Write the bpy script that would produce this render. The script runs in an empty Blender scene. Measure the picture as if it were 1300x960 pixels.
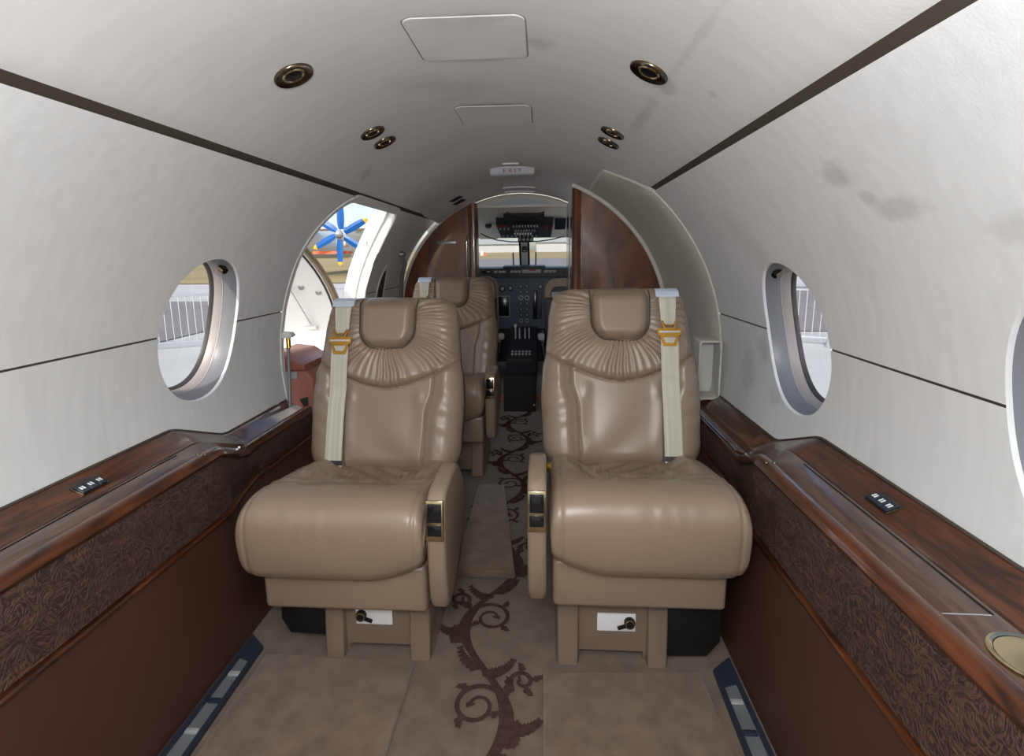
import bpy, bmesh, math, random
from math import sin, cos, pi, sqrt, exp, atan2, radians
from mathutils import Vector, Matrix
random.seed(7)
SC = bpy.context.scene
COL = SC.collection

# ------------------------------------------------------------------ camera
cam_d = bpy.data.cameras.new('camera')
cam_d.sensor_width = 36.0
cam_d.lens = 18.0
cam_d.shift_y = -0.0354
cam_d.clip_start = 0.02
cam_d.clip_end = 2000
cam = bpy.data.objects.new('camera', cam_d)
COL.objects.link(cam)
RM = [[0.99811187, 0.0, -0.06142227], [0.06057957, 0.16507934, 0.98441807], [-0.01013955, 0.98628029, -0.16476765]]
cam.matrix_world = Matrix([[RM[0][0], RM[0][1], -RM[0][2], 0.155],
                           [RM[1][0], RM[1][1], -RM[1][2], 0.0],
                           [RM[2][0], RM[2][1], -RM[2][2], 0.98],
                           [0, 0, 0, 1]])
SC.camera = cam

# ------------------------------------------------------------------ world, sun, cabin fill, exposure
world = bpy.data.worlds.new('sky')
SC.world = world
world.use_nodes = True
wn = world.node_tree.nodes
wl = world.node_tree.links
sky = wn.new('ShaderNodeTexSky')
sky.sky_type = 'NISHITA'
sky.sun_disc = False
sky.sun_elevation = radians(38)
sky.sun_rotation = radians(195)
sky.air_density = 1.0
sky.dust_density = 2.5
wn['Background'].inputs[1].default_value = 0.26
wl.new(sky.outputs[0], wn['Background'].inputs[0])

sun_d = bpy.data.lights.new('sun', 'SUN')
sun_d.energy = 3.2
sun_d.angle = 0.01
sun_d.color = (1.0, 0.95, 0.87)
sun = bpy.data.objects.new('sun', sun_d)
COL.objects.link(sun)
sun.rotation_euler = Vector((0.16, 0.80, -0.60)).to_track_quat('-Z', 'Y').to_euler()

# cabin fill added as a flash at the camera: upward bounce spot, point lamp
fl_d = bpy.data.lights.new('camera_fill_bounce', 'SPOT')
fl_d.energy = 27.0
fl_d.shadow_soft_size = 0.06
fl_d.spot_size = radians(165)
fl_d.spot_blend = 1.0
fl_d.color = (0.97, 0.985, 1.0)
fl = bpy.data.objects.new('camera_fill_bounce', fl_d)
COL.objects.link(fl)
fl.location = (0.06, -0.10, 0.95)
fl.rotation_euler = Vector((0.0, 0.45, 1.0)).to_track_quat('-Z', 'Y').to_euler()
fc_d = bpy.data.lights.new('camera_fill_point', 'POINT')
fc_d.energy = 34.0
fc_d.shadow_soft_size = 0.10
fc_d.color = (0.97, 0.985, 1.0)
fc = bpy.data.objects.new('camera_fill_point', fc_d)
COL.objects.link(fc)
fc.location = (0.10, -0.10, 1.14)

SC.view_settings.view_transform = 'Standard'
SC.view_settings.look = 'None'
SC.view_settings.gamma = 1.0
SC.view_settings.use_curve_mapping = False
SC.view_settings.exposure = 0.0

RC, ZC = 0.84, 0.59          # cabin section: a circle of this radius about this height
Y_AFT = -1.35

# ------------------------------------------------------------------ materials
def nodes_of(m):
    m.use_nodes = True
    return m.node_tree.nodes, m.node_tree.links, m.node_tree.nodes['Principled BSDF']

def mat(name, col, rough=0.5, metal=0.0, spec=0.5, coat=0.0, bump=0.0, bscale=200.0, var=0.0, vscale=8.0, stretch=(1, 1, 1), sheen=0.0, emit=None):
    m = bpy.data.materials.new(name)
    n, l, b = nodes_of(m)
    b.inputs['Base Color'].default_value = (*col, 1)
    b.inputs['Roughness'].default_value = rough
    b.inputs['Metallic'].default_value = metal
    b.inputs['Specular IOR Level'].default_value = spec
    b.inputs['Coat Weight'].default_value = coat
    b.inputs['Coat Roughness'].default_value = 0.04
    b.inputs['Sheen Weight'].default_value = sheen
    if emit:
        b.inputs['Emission Color'].default_value = (*emit[0], 1)
        b.inputs['Emission Strength'].default_value = emit[1]
    if bump or var:
        tc = n.new('ShaderNodeTexCoord')
        mp = n.new('ShaderNodeMapping')
        mp.inputs['Scale'].default_value = stretch
        l.new(tc.outputs['Object'], mp.inputs[0])
    if var:
        t = n.new('ShaderNodeTexNoise')
        t.inputs['Scale'].default_value = vscale
        t.inputs['Detail'].default_value = 6
        l.new(mp.outputs[0], t.inputs['Vector'])
        r = n.new('ShaderNodeValToRGB')
        r.color_ramp.elements[0].position = 0.3
        r.color_ramp.elements[1].position = 0.7
        r.color_ramp.elements[0].color = (*[c * (1 - var) for c in col], 1)
        r.color_ramp.elements[1].color = (*[min(1, c * (1 + var)) for c in col], 1)
        l.new(t.outputs['Fac'], r.inputs[0])
        l.new(r.outputs[0], b.inputs['Base Color'])
    if bump:
        t2 = n.new('ShaderNodeTexNoise')
        t2.inputs['Scale'].default_value = bscale
        t2.inputs['Detail'].default_value = 3
        l.new(mp.outputs[0], t2.inputs['Vector'])
        bp = n.new('ShaderNodeBump')
        bp.inputs['Strength'].default_value = bump
        bp.inputs['Distance'].default_value = 0.002
        l.new(t2.outputs['Fac'], bp.inputs['Height'])
        l.new(bp.outputs[0], b.inputs['Normal'])
    return m

def wood(name, stretch, dark=(0.022, 0.006, 0.0025), light=(0.115, 0.032, 0.010), scale=6.0):
    m = bpy.data.materials.new(name)
    n, l, b = nodes_of(m)
    tc = n.new('ShaderNodeTexCoord'); mp = n.new('ShaderNodeMapping')
    mp.inputs['Scale'].default_value = stretch
    l.new(tc.outputs['Object'], mp.inputs[0])
    t = n.new('ShaderNodeTexNoise'); t.inputs['Scale'].default_value = scale
    t.inputs['Detail'].default_value = 8; t.inputs['Distortion'].default_value = 1.6
    l.new(mp.outputs[0], t.inputs['Vector'])
    r = n.new('ShaderNodeValToRGB')
    r.color_ramp.elements[0].position = 0.34; r.color_ramp.elements[0].color = (*dark, 1)
    r.color_ramp.elements[1].position = 0.68; r.color_ramp.elements[1].color = (*light, 1)
    l.new(t.outputs['Fac'], r.inputs[0])
    l.new(r.outputs[0], b.inputs['Base Color'])
    b.inputs['Roughness'].default_value = 0.28
    b.inputs['Coat Weight'].default_value = 0.7
    b.inputs['Coat Roughness'].default_value = 0.05
    return m

def headliner(name, col, streak, smudge, stains=()):
    """woven suede lining: fine fibres, faint streaks, worn grey smudges"""
    m = bpy.data.materials.new(name)
    n, l, b = nodes_of(m)
    tc = n.new('ShaderNodeTexCoord'); mp = n.new('ShaderNodeMapping')
    mp.inputs['Scale'].default_value = streak
    l.new(tc.outputs['Object'], mp.inputs[0])
    t = n.new('ShaderNodeTexNoise'); t.inputs['Scale'].default_value = 7; t.inputs['Detail'].default_value = 7
    l.new(mp.outputs[0], t.inputs['Vector'])
    r = n.new('ShaderNodeValToRGB')
    r.color_ramp.elements[0].position = 0.30; r.color_ramp.elements[0].color = (*[c * 0.955 for c in col], 1)
    r.color_ramp.elements[1].position = 0.66; r.color_ramp.elements[1].color = (*[c * 1.02 for c in col], 1)
    l.new(t.outputs['Fac'], r.inputs[0])
    t2 = n.new('ShaderNodeTexNoise'); t2.inputs['Scale'].default_value = 3.1; t2.inputs['Detail'].default_value = 5
    l.new(tc.outputs['Object'], t2.inputs['Vector'])
    r2 = n.new('ShaderNodeValToRGB')
    r2.color_ramp.elements[0].position = 0.60; r2.color_ramp.elements[0].color = (0, 0, 0, 1)
    r2.color_ramp.elements[1].position = 0.78; r2.color_ramp.elements[1].color = (smudge, smudge, smudge, 1)
    l.new(t2.outputs['Fac'], r2.inputs[0])
    mx = n.new('ShaderNodeMixRGB'); mx.inputs[2].default_value = (col[0] * 0.62, col[1] * 0.60, col[2] * 0.57, 1)
    l.new(r2.outputs[0], mx.inputs[0]); l.new(r.outputs[0], mx.inputs[1])
    cur = mx.outputs[0]
    # worn stains with a place and shape of their own
    tn = n.new('ShaderNodeTexNoise'); tn.inputs['Scale'].default_value = 28; tn.inputs['Detail'].default_value = 4
    l.new(tc.outputs['Object'], tn.inputs['Vector'])
    gm = n.new('ShaderNodeNewGeometry')
    for c_, r_, k_ in stains:
        sb_ = n.new('ShaderNodeVectorMath'); sb_.operation = 'SUBTRACT'; sb_.inputs[1].default_value = c_
        l.new(gm.outputs['Position'], sb_.inputs[0])
        dv_ = n.new('ShaderNodeVectorMath'); dv_.operation = 'DIVIDE'; dv_.inputs[1].default_value = r_
        l.new(sb_.outputs[0], dv_.inputs[0])
        ln_ = n.new('ShaderNodeVectorMath'); ln_.operation = 'LENGTH'
        l.new(dv_.outputs[0], ln_.inputs[0])
        ad_ = n.new('ShaderNodeMath'); ad_.operation = 'MULTIPLY_ADD'; ad_.inputs[1].default_value = 1.5
        l.new(tn.outputs['Fac'], ad_.inputs[0]); l.new(ln_.outputs['Value'], ad_.inputs[2])
        mr_ = n.new('ShaderNodeMapRange'); mr_.inputs['From Min'].default_value = 1.75; mr_.inputs['From Max'].default_value = 1.15
        mr_.inputs['To Min'].default_value = 0; mr_.inputs['To Max'].default_value = k_ * 0.55
        l.new(ad_.outputs[0], mr_.inputs['Value'])
        m2 = n.new('ShaderNodeMixRGB'); m2.inputs[2].default_value = (col[0] * 0.45, col[1] * 0.43, col[2] * 0.40, 1)
        l.new(mr_.outputs[0], m2.inputs[0]); l.new(cur, m2.inputs[1])
        cur = m2.outputs[0]
    l.new(cur, b.inputs['Base Color'])
    b.inputs['Roughness'].default_value = 0.85
    b.inputs['Specular IOR Level'].default_value = 0.2
    t3 = n.new('ShaderNodeTexNoise'); t3.inputs['Scale'].default_value = 260; t3.inputs['Detail'].default_value = 2
    l.new(tc.outputs['Object'], t3.inputs['Vector'])
    bp = n.new('ShaderNodeBump'); bp.inputs['Strength'].default_value = 0.10; bp.inputs['Distance'].default_value = 0.002
    l.new(t3.outputs['Fac'], bp.inputs['Height']); l.new(bp.outputs[0], b.inputs['Normal'])
    return m

def damask(name):
    """brown upholstery with a swirling woven figure"""
    m = bpy.data.materials.new(name)
    n, l, b = nodes_of(m)
    tc = n.new('ShaderNodeTexCoord')
    t = n.new('ShaderNodeTexNoise'); t.inputs['Scale'].default_value = 26; t.inputs['Detail'].default_value = 3.0; t.inputs['Distortion'].default_value = 3.2
    l.new(tc.outputs['Object'], t.inputs['Vector'])
    w = n.new('ShaderNodeTexWave'); w.inputs['Scale'].default_value = 1.0; w.inputs['Distortion'].default_value = 0
    ma = n.new('ShaderNodeMath'); ma.operation = 'MULTIPLY'; ma.inputs[1].default_value = 30
    l.new(t.outputs['Fac'], ma.inputs[0])
    sn = n.new('ShaderNodeMath'); sn.operation = 'SINE'
    l.new(ma.outputs[0], sn.inputs[0])
    mp = n.new('ShaderNodeMapping'); mp.inputs['Scale'].default_value = (160, 14, 160)
    l.new(tc.outputs['Object'], mp.inputs[0])
    t2 = n.new('ShaderNodeTexNoise'); t2.inputs['Scale'].default_value = 1.0; t2.inputs['Detail'].default_value = 2
    l.new(mp.outputs[0], t2.inputs['Vector'])
    ad = n.new('ShaderNodeMath'); ad.operation = 'MULTIPLY_ADD'; ad.inputs[1].default_value = 0.36; 
    l.new(sn.outputs[0], ad.inputs[0]); l.new(t2.outputs['Fac'], ad.inputs[2])
    r = n.new('ShaderNodeValToRGB')
    r.color_ramp.elements[0].position = 0.25; r.color_ramp.elements[0].color = (0.026, 0.012, 0.009, 1)
    r.color_ramp.elements[1].position = 0.85; r.color_ramp.elements[1].color = (0.074, 0.036, 0.026, 1)
    l.new(ad.outputs[0], r.inputs[0])
    mp3 = n.new('ShaderNodeMapping'); mp3.inputs['Scale'].default_value = (30, 22, 190); mp3.inputs['Rotation'].default_value = (0.45, 0, 0)
    l.new(tc.outputs['Object'], mp3.inputs[0])
    t3 = n.new('ShaderNodeTexNoise'); t3.inputs['Scale'].default_value = 1.0; t3.inputs['Detail'].default_value = 1
    l.new(mp3.outputs[0], t3.inputs['Vector'])
    r3 = n.new('ShaderNodeValToRGB')
    r3.color_ramp.elements[0].position = 0.60; r3.color_ramp.elements[0].color = (0, 0, 0, 1)
    r3.color_ramp.elements[1].position = 0.72; r3.color_ramp.elements[1].color = (0.8, 0.8, 0.8, 1)
    l.new(t3.outputs['Fac'], r3.inputs[0])
    mx3 = n.new('ShaderNodeMixRGB'); mx3.inputs[2].default_value = (0.125, 0.046, 0.030, 1)
    l.new(r3.outputs[0], mx3.inputs[0]); l.new(r.outputs[0], mx3.inputs[1])
    l.new(mx3.outputs[0], b.inputs['Base Color'])
    b.inputs['Roughness'].default_value = 0.6
    bp = n.new('ShaderNodeBump'); bp.inputs['Strength'].default_value = 0.5; bp.inputs['Distance'].default_value = 0.003
    l.new(ad.outputs[0], bp.inputs['Height']); l.new(bp.outputs[0], b.inputs['Normal'])
    n.remove(w)
    return m

def pane_glass(name, tint=(0.93, 0.95, 0.95), refl=0.06):
    m = bpy.data.materials.new(name)
    m.use_nodes = True
    n, l = m.node_tree.nodes, m.node_tree.links
    n.remove(n['Principled BSDF'])
    tr = n.new('ShaderNodeBsdfTransparent'); tr.inputs[0].default_value = (*tint, 1)
    gl = n.new('ShaderNodeBsdfGlossy'); gl.inputs['Roughness'].default_value = 0.02
    mx = n.new('ShaderNodeMixShader'); mx.inputs[0].default_value = refl
    l.new(tr.outputs[0], mx.inputs[1]); l.new(gl.outputs[0], mx.inputs[2])
    l.new(mx.outputs[0], n['Material Output'].inputs[0])
    return m

M = {}
STAINS_C = [((0.147, 1.156, 1.417), (0.040, 0.045, 0.05), 0.55), ((0.408, 1.150, 1.324), (0.030, 0.06, 0.05), 0.6), ((0.407, 1.40, 1.325), (0.018, 0.19, 0.05), 0.5), ((0.405, 0.93, 1.325), (0.010, 0.22, 0.05), 0.35), ((-0.485, 1.891, 1.276), (0.03, 0.06, 0.05), 0.5), ((0.478, 1.064, 1.281), (0.012, 0.015, 0.02), 0.5)]
STAINS_W = [((0.656, 0.949, 1.115), (0.05, 0.055, 0.030), 0.75), ((0.690, 0.905, 1.070), (0.05, 0.030, 0.016), 0.6), ((0.705, 0.846, 1.046), (0.05, 0.075, 0.022), 0.65), ((0.729, 0.673, 1.007), (0.05, 0.05, 0.03), 0.5), ((0.833, 1.60, 0.69), (0.05, 0.05, 0.05), 0.5), ((0.84, 1.72, 0.60), (0.05, 0.07, 0.09), 0.5), ((0.84, 1.52, 0.56), (0.05, 0.05, 0.04), 0.4)]
M['ceil'] = headliner('ceiling_lining', (0.68, 0.672, 0.66), (1.0, 5.0, 1.0), 0.35, STAINS_C)
M['wall'] = headliner('wall_lining', (0.74, 0.74, 0.735), (5.0, 7.0, 0.7), 0.40, STAINS_W)
M['hatch_joint'] = mat('hatch_joint_grey', (0.22, 0.21, 0.20), 0.7)
M['seam'] = mat('seam_brown', (0.055, 0.043, 0.032), 0.7)
M['cream'] = mat('cream_plastic', (0.60, 0.58, 0.51), 0.45, var=0.06, vscale=4)
M['cream_light'] = mat('cream_cockpit_liner', (0.78, 0.76, 0.69), 0.5)
M['cream_edge'] = mat('cream_edge_moulding', (0.66, 0.64, 0.57), 0.4)
M['white_plastic'] = mat('white_plastic', (0.72, 0.73, 0.72), 0.4)
M['white_paint'] = mat('white_airframe_paint', (0.80, 0.80, 0.79), 0.35)
M['grey_ring'] = mat('grey_window_ring', (0.20, 0.205, 0.225), 0.35)
M['pink_ring'] = mat('brushed_metal_ring', (0.34, 0.31, 0.30), 0.45, metal=0.1)
M['gasket'] = mat('dark_gasket', (0.05, 0.045, 0.045), 0.5)
M['glass'] = pane_glass('window_glass')
M['wood'] = wood('glossy_mahogany_rail', (7, 1.0, 7))
M['wood_tray'] = wood('glossy_mahogany_tray', (6, 1.2, 6), dark=(0.055, 0.026, 0.018), light=(0.12, 0.062, 0.043))
M['wood_v'] = wood('mahogany_bulkhead', (2.2, 2.2, 0.55), dark=(0.060, 0.016, 0.006), light=(0.23, 0.066, 0.021), scale=4.2)
M['damask'] = damask('brown_damask')
M['brown_leather'] = mat('dark_brown_leather', (0.064, 0.025, 0.016), 0.5, bump=0.12, bscale=420, var=0.08)
M['leather'] = mat('tan_leather', (0.232, 0.168, 0.120), 0.33, spec=0.5, bump=0.10, bscale=480, var=0.05, vscale=5)
M['tan_plastic'] = mat('tan_plastic', (0.205, 0.148, 0.108), 0.4)
M['carpet'] = mat('taupe_carpet', (0.150, 0.105, 0.073), 0.95, spec=0.1, bump=0.7, bscale=420, var=0.22, vscale=22, sheen=0.3)
M['carpet_aisle'] = mat('aisle_carpet', (0.135, 0.100, 0.074), 0.95, spec=0.1, bump=0.7, bscale=420, var=0.20, vscale=18, sheen=0.3)
M['vine'] = mat('vine_pile', (0.060, 0.034, 0.028), 0.95, spec=0.1, bump=0.7, bscale=420, var=0.25, vscale=60)
M['black'] = mat('black_plastic', (0.006, 0.006, 0.007), 0.5)
M['black_gloss'] = mat('black_gloss', (0.008, 0.008, 0.010), 0.15)
M['gold'] = mat('gold_metal', (0.50, 0.28, 0.055), 0.25, metal=1.0)
M['pale_gold'] = mat('pale_gold_metal', (0.60, 0.50, 0.30), 0.22, metal=1.0)
M['chrome'] = mat('chrome', (0.75, 0.75, 0.74), 0.12, metal=1.0)
M['bronze'] = mat('bronze_bezel', (0.16, 0.125, 0.085), 0.22, metal=1.0)
M['strap'] = mat('cream_webbing', (0.45, 0.43, 0.36), 0.7, bump=0.25, bscale=160, var=0.16, vscale=70, stretch=(2.2, 0.03, 0.03))
M['clear_wrap'] = mat('clear_plastic_wrap', (0.50, 0.56, 0.66), 0.12, spec=0.8)
M['placard'] = mat('white_placard', (0.82, 0.82, 0.82), 0.35)
M['terracotta'] = mat('terracotta_leather', (0.36, 0.14, 0.105), 0.4)
M['terracotta_lid'] = mat('terracotta_lid', (0.30, 0.095, 0.06), 0.25)
M['navy'] = mat('navy_plastic', (0.018, 0.024, 0.038), 0.4)
M['grey_metal'] = mat('grey_metal', (0.30, 0.31, 0.32), 0.35, metal=0.6)
M['sign_face'] = mat('sign_lens', (0.62, 0.63, 0.68), 0.25)
M['red'] = mat('red_print', (0.28, 0.02, 0.015), 0.5)
M['panel_blue'] = mat('blue_grey_instrument_panel', (0.060, 0.075, 0.105), 0.5)
M['panel_dark'] = mat('dark_display', (0.006, 0.007, 0.009), 0.2)
M['dial'] = mat('dial_grey', (0.30, 0.31, 0.31), 0.4)
M['cockpit_grey'] = mat('cockpit_grey', (0.30, 0.31, 0.32), 0.6)
M['sheepskin'] = mat('beige_sheepskin', (0.26, 0.19, 0.13), 0.95, bump=0.6, bscale=160)
M['seal'] = mat('tan_door_seal', (0.30, 0.22, 0.14), 0.6)
M['concrete'] = mat('pale_concrete', (0.46, 0.45, 0.43), 0.9, var=0.08, vscale=0.6)
M['asphalt'] = mat('grey_asphalt', (0.20, 0.185, 0.18), 0.9, var=0.1, vscale=0.8)
M['grass'] = mat('dry_grass', (0.30, 0.23, 0.10), 0.95, var=0.18, vscale=0.12, stretch=(0.25, 1, 1))
M['tree'] = mat('tree_leaves', (0.030, 0.050, 0.022), 0.9, var=0.3, vscale=1.0)
M['hangar'] = mat('hangar_white', (0.40, 0.41, 0.41), 0.6)
M['hangar_roof'] = mat('hangar_roof_grey', (0.27, 0.30, 0.33), 0.6)
M['hangar_dark'] = mat('hangar_door_line', (0.30, 0.30, 0.30), 0.6)
M['galv'] = mat('galvanised_steel', (0.55, 0.56, 0.57), 0.4, metal=0.5)
M['prop_blue'] = mat('propeller_blue', (0.0, 0.080, 0.32), 0.35)
M['prop_tip'] = mat('propeller_yellow', (0.75, 0.42, 0.03), 0.4)
M['orange'] = mat('orange_marking', (0.75, 0.13, 0.05), 0.6)

# ------------------------------------------------------------------ helpers
def link(name, me, parent=None, m=None, smooth=True):
    o = bpy.data.objects.new(name, me)
    COL.objects.link(o)
    if m is not None:
        me.materials.append(M[m])
    if smooth is True:
        for p in me.polygons: p.use_smooth = True
    elif smooth:
        try: me.set_sharp_from_angle(angle=radians(smooth))
        except Exception: pass
        for p in me.polygons: p.use_smooth = True
        try: me.set_sharp_from_angle(angle=radians(smooth))
        except Exception: pass
    if parent is not None:
        o.parent = parent
    return o

def off(parent):
    """origin of the parent's frame (parents are never rotated while building)"""
    v = Vector((0, 0, 0))
    while parent is not None:
        v += parent.location
        parent = parent.parent
    return v

def from_data(name, vs, fs, m, parent=None, smooth=40, world=True):
    o3 = off(parent) if world else Vector((0, 0, 0))
    me = bpy.data.meshes.new(name)
    me.from_pydata([(v[0] - o3.x, v[1] - o3.y, v[2] - o3.z) for v in vs], [], fs)
    me.validate(); me.update()
    return link(name, me, parent, m, smooth)

def from_bm(name, bm, m, parent=None, smooth=40, world=True):
    if world:
        o3 = off(parent)
        bmesh.ops.translate(bm, verts=bm.verts, vec=-o3)
    bmesh.ops.recalc_face_normals(bm, faces=bm.faces)
    me = bpy.data.meshes.new(name)
    bm.to_mesh(me); bm.free()
    return link(name, me, parent, m, smooth)

def thing(name, label, cat, loc=(0, 0, 0), group=None):
    o = bpy.data.objects.new(name, None)
    COL.objects.link(o)
    o.location = loc
    o.empty_display_size = 0.05
    return tag(o, label, cat, group)

def tag(o, label, cat, group=None):
    o['label'] = label; o['category'] = cat
    if group: o['group'] = group
    return o

def struct(o, label=None, cat=None):
    o['kind'] = 'structure'
    if label: o['label'] = label
    if cat: o['category'] = cat
    return o

def sempty(name, label, cat, loc=(0, 0, 0)):
    o = thing(name, label, cat, loc)
    o['kind'] = 'structure'
    return o

def bm_box(bm, c, s, bev=0.0, seg=2, rot=None):
    r = bmesh.ops.create_cube(bm, size=1.0)
    vs = r['verts']
    bmesh.ops.scale(bm, verts=vs, vec=s)
    if bev > 0:
        es = list({e for v in vs for e in v.link_edges})
        rb = bmesh.ops.bevel(bm, geom=es, offset=bev, segments=seg, affect='EDGES', profile=0.5)
        vs = list({v for f in rb['faces'] for v in f.verts} | {v for v in vs if v.is_valid})
    if rot is not None:
        bmesh.ops.rotate(bm, verts=vs, cent=(0, 0, 0), matrix=rot)
    bmesh.ops.translate(bm, verts=vs, vec=c)
    return vs

def box(name, c, s, m, parent=None, bev=0.0, seg=2, rot=None, world=True):
    bm = bmesh.new()
    bm_box(bm, c, s, bev, seg, rot)
    return from_bm(name, bm, m, parent, 35, world)

def tube_data(path, r, n=8, cap=True):
    vs, fs = [], []
    P = [Vector(p) for p in path]
    k = len(P)
    up = Vector((0.13, 0.21, 0.97)).normalized()
    for i, p in enumerate(P):
        t = (P[min(i + 1, k - 1)] - P[max(i - 1, 0)]).normalized()
        a = t.cross(up)
        if a.length < 1e-4: a = t.cross(Vector((1, 0, 0)))
        a.normalize(); b = t.cross(a).normalized()
        rr = r[i] if isinstance(r, (list, tuple)) else r
        for j in range(n):
            q = 2 * pi * j / n
            vs.append(p + a * (cos(q) * rr) + b * (sin(q) * rr))
    for i in range(k - 1):
        for j in range(n):
            fs.append((i * n + j, i * n + (j + 1) % n, (i + 1) * n + (j + 1) % n, (i + 1) * n + j))
    if cap:
        fs.append(tuple(range(n - 1, -1, -1)))
        fs.append(tuple((k - 1) * n + j for j in range(n)))
    return vs, fs

def tube(name, path, r, m, parent=None, n=8, world=True):
    vs, fs = tube_data(path, r, n)
    return from_data(name, vs, fs, m, parent, 50, world)

def merge(parts):
    vs, fs = [], []
    for v, f in parts:
        k = len(vs); vs += list(v); fs += [tuple(i + k for i in q) for q in f]
    return vs, fs

def loft(name, loops, m, parent=None, closed=True, smooth=40, caps=False, world=True):
    n = len(loops[0]); vs = [v for L in loops for v in L]; fs = []
    for i in range(len(loops) - 1):
        for j in range(n if closed else n - 1):
            fs.append((i * n + j, i * n + (j + 1) % n, (i + 1) * n + (j + 1) % n, (i + 1) * n + j))
    if caps:
        fs.append(tuple(range(n - 1, -1, -1))); fs.append(tuple((len(loops) - 1) * n + j for j in range(n)))
    return from_data(name, vs, fs, m, parent, smooth, world)

def prism(name, poly, axis, a0, a1, m, parent=None, bev=0.0, seg=2, world=True):
    """poly in the plane normal to axis; axis 'x': (y,z), 'y': (x,z), 'z': (x,y)"""
    bm = bmesh.new()
    def pt(p, a):
        return {'x': (a, p[0], p[1]), 'y': (p[0], a, p[1]), 'z': (p[0], p[1], a)}[axis]
    lo = [bm.verts.new(pt(p, a0)) for p in poly]
    hi = [bm.verts.new(pt(p, a1)) for p in poly]
    n = len(poly)
    bm.faces.new(lo); bm.faces.new(list(reversed(hi)))
    for i in range(n):
        bm.faces.new((lo[i], lo[(i + 1) % n], hi[(i + 1) % n], hi[i]))
    bmesh.ops.recalc_face_normals(bm, faces=bm.faces)
    if bev:
        es = [e for e in bm.edges if (e.verts[0] in lo) == (e.verts[1] in lo)]
        bmesh.ops.bevel(bm, geom=es, offset=bev, segments=seg, affect='EDGES', profile=0.5)
    return from_bm(name, bm, m, parent, 40, world)

def frame_plate(name, outer, holes_bridge, axis, a0, a1, m, parent=None, world=True):
    """a plate with one hole: outer and inner loops with the same number of points"""
    n = len(outer)
    def pt(p, a):
        return {'x': (a, p[0], p[1]), 'y': (p[0], a, p[1]), 'z': (p[0], p[1], a)}[axis]
    L = [[pt(p, a0) for p in outer], [pt(p, a1) for p in outer], [pt(p, a1) for p in holes_bridge], [pt(p, a0) for p in holes_bridge], [pt(p, a0) for p in outer]]
    return loft(name, L, m, parent, True, 35, False, world)

def lathe_data(prof, c, ax, n=24):
    """profile [(radius, height along ax)]"""
    ax = Vector(ax).normalized(); a = ax.orthogonal().normalized(); b = ax.cross(a)
    vs, fs = [], []
    for r, h in prof:
        for j in range(n):
            q = 2 * pi * j / n
            vs.append(Vector(c) + ax * h + a * (r * cos(q)) + b * (r * sin(q)))
    for i in range(len(prof) - 1):
        for j in range(n):
            fs.append((i * n + j, i * n + (j + 1) % n, (i + 1) * n + (j + 1) % n, (i + 1) * n + j))
    return vs, fs

def lathe(name, prof, c, ax, m, parent=None, n=24, world=True):
    vs, fs = lathe_data(prof, c, ax, n)
    return from_data(name, vs, fs, m, parent, 40, world)

def copy_tree(o, parent=None):
    c = o.copy(); COL.objects.link(c); c.parent = parent
    for ch in list(o.children): copy_tree(ch, c)
    return c

def rrect(x0, x1, y0, y1, r, n=5):
    p = []
    for cx, cy, a in ((x1 - r, y0 + r, -90), (x1 - r, y1 - r, 0), (x0 + r, y1 - r, 90), (x0 + r, y0 + r, 180)):
        for i in range(n + 1):
            q = radians(a + 90 * i / n); p.append((cx + r * cos(q), cy + r * sin(q)))
    return p

def sst(a, b, x):
    t = max(0.0, min(1.0, (x - a) / (b - a))); return t * t * (3 - 2 * t)

def lin_tab(tab, x):
    if x <= tab[0][0]: return tab[0][1]
    for (a, u), (b, v) in zip(tab, tab[1:]):
        if x <= b: return u + (v - u) * (x - a) / (b - a)
    return tab[-1][1]

def lerp_tab(tab, x):
    if x <= tab[0][0]: return tab[0][1]
    for (a, u), (b, v) in zip(tab, tab[1:]):
        if x <= b:
            t = (x - a) / (b - a); t = t * t * (3 - 2 * t)
            return u + (v - u) * t
    return tab[-1][1]

def cyl(side, y, t, r=RC):
    """point on the cabin section; t is the angle above the horizontal on that side"""
    return (side * r * cos(t), y, ZC + r * sin(t))
def t_of_z(z, r=RC): return math.asin((z - ZC) / r)

# ------------------------------------------------------------------ the shell: walls, ceiling, floor
T_SEAM = t_of_z(1.216)
T_GAP = 0.010
WIN = {-1: dict(z=0.785, ys=[1.39, 0.56, -0.27, -1.02], a=0.168, h=0.250, ymax=3.45),
       1: dict(z=0.758, ys=[1.39, 0.585, -0.27, -1.02], a=0.172, h=0.250, ymax=1.99)}
DOOR = dict(y0=1.872, y1=2.735, ztop=1.192, r=0.16)

def win_half(u):
    """half-height (0..1) of the oval window at u in -1..1"""
    u = min(1.0, abs(u)); return (1 - u ** 2.15) ** (1 / 2.15)

def door_top(y):
    """height of the door opening's upper edge at y, with rounded corners"""
    e = min(y - DOOR['y0'], DOOR['y1'] - y); r = DOOR['r']
    if e <= 0: return None
    z = DOOR['ztop']
    if e < r:
        z -= (r - sqrt(max(0, r * r - (r - e) ** 2))) * 1.5
    return z

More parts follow.
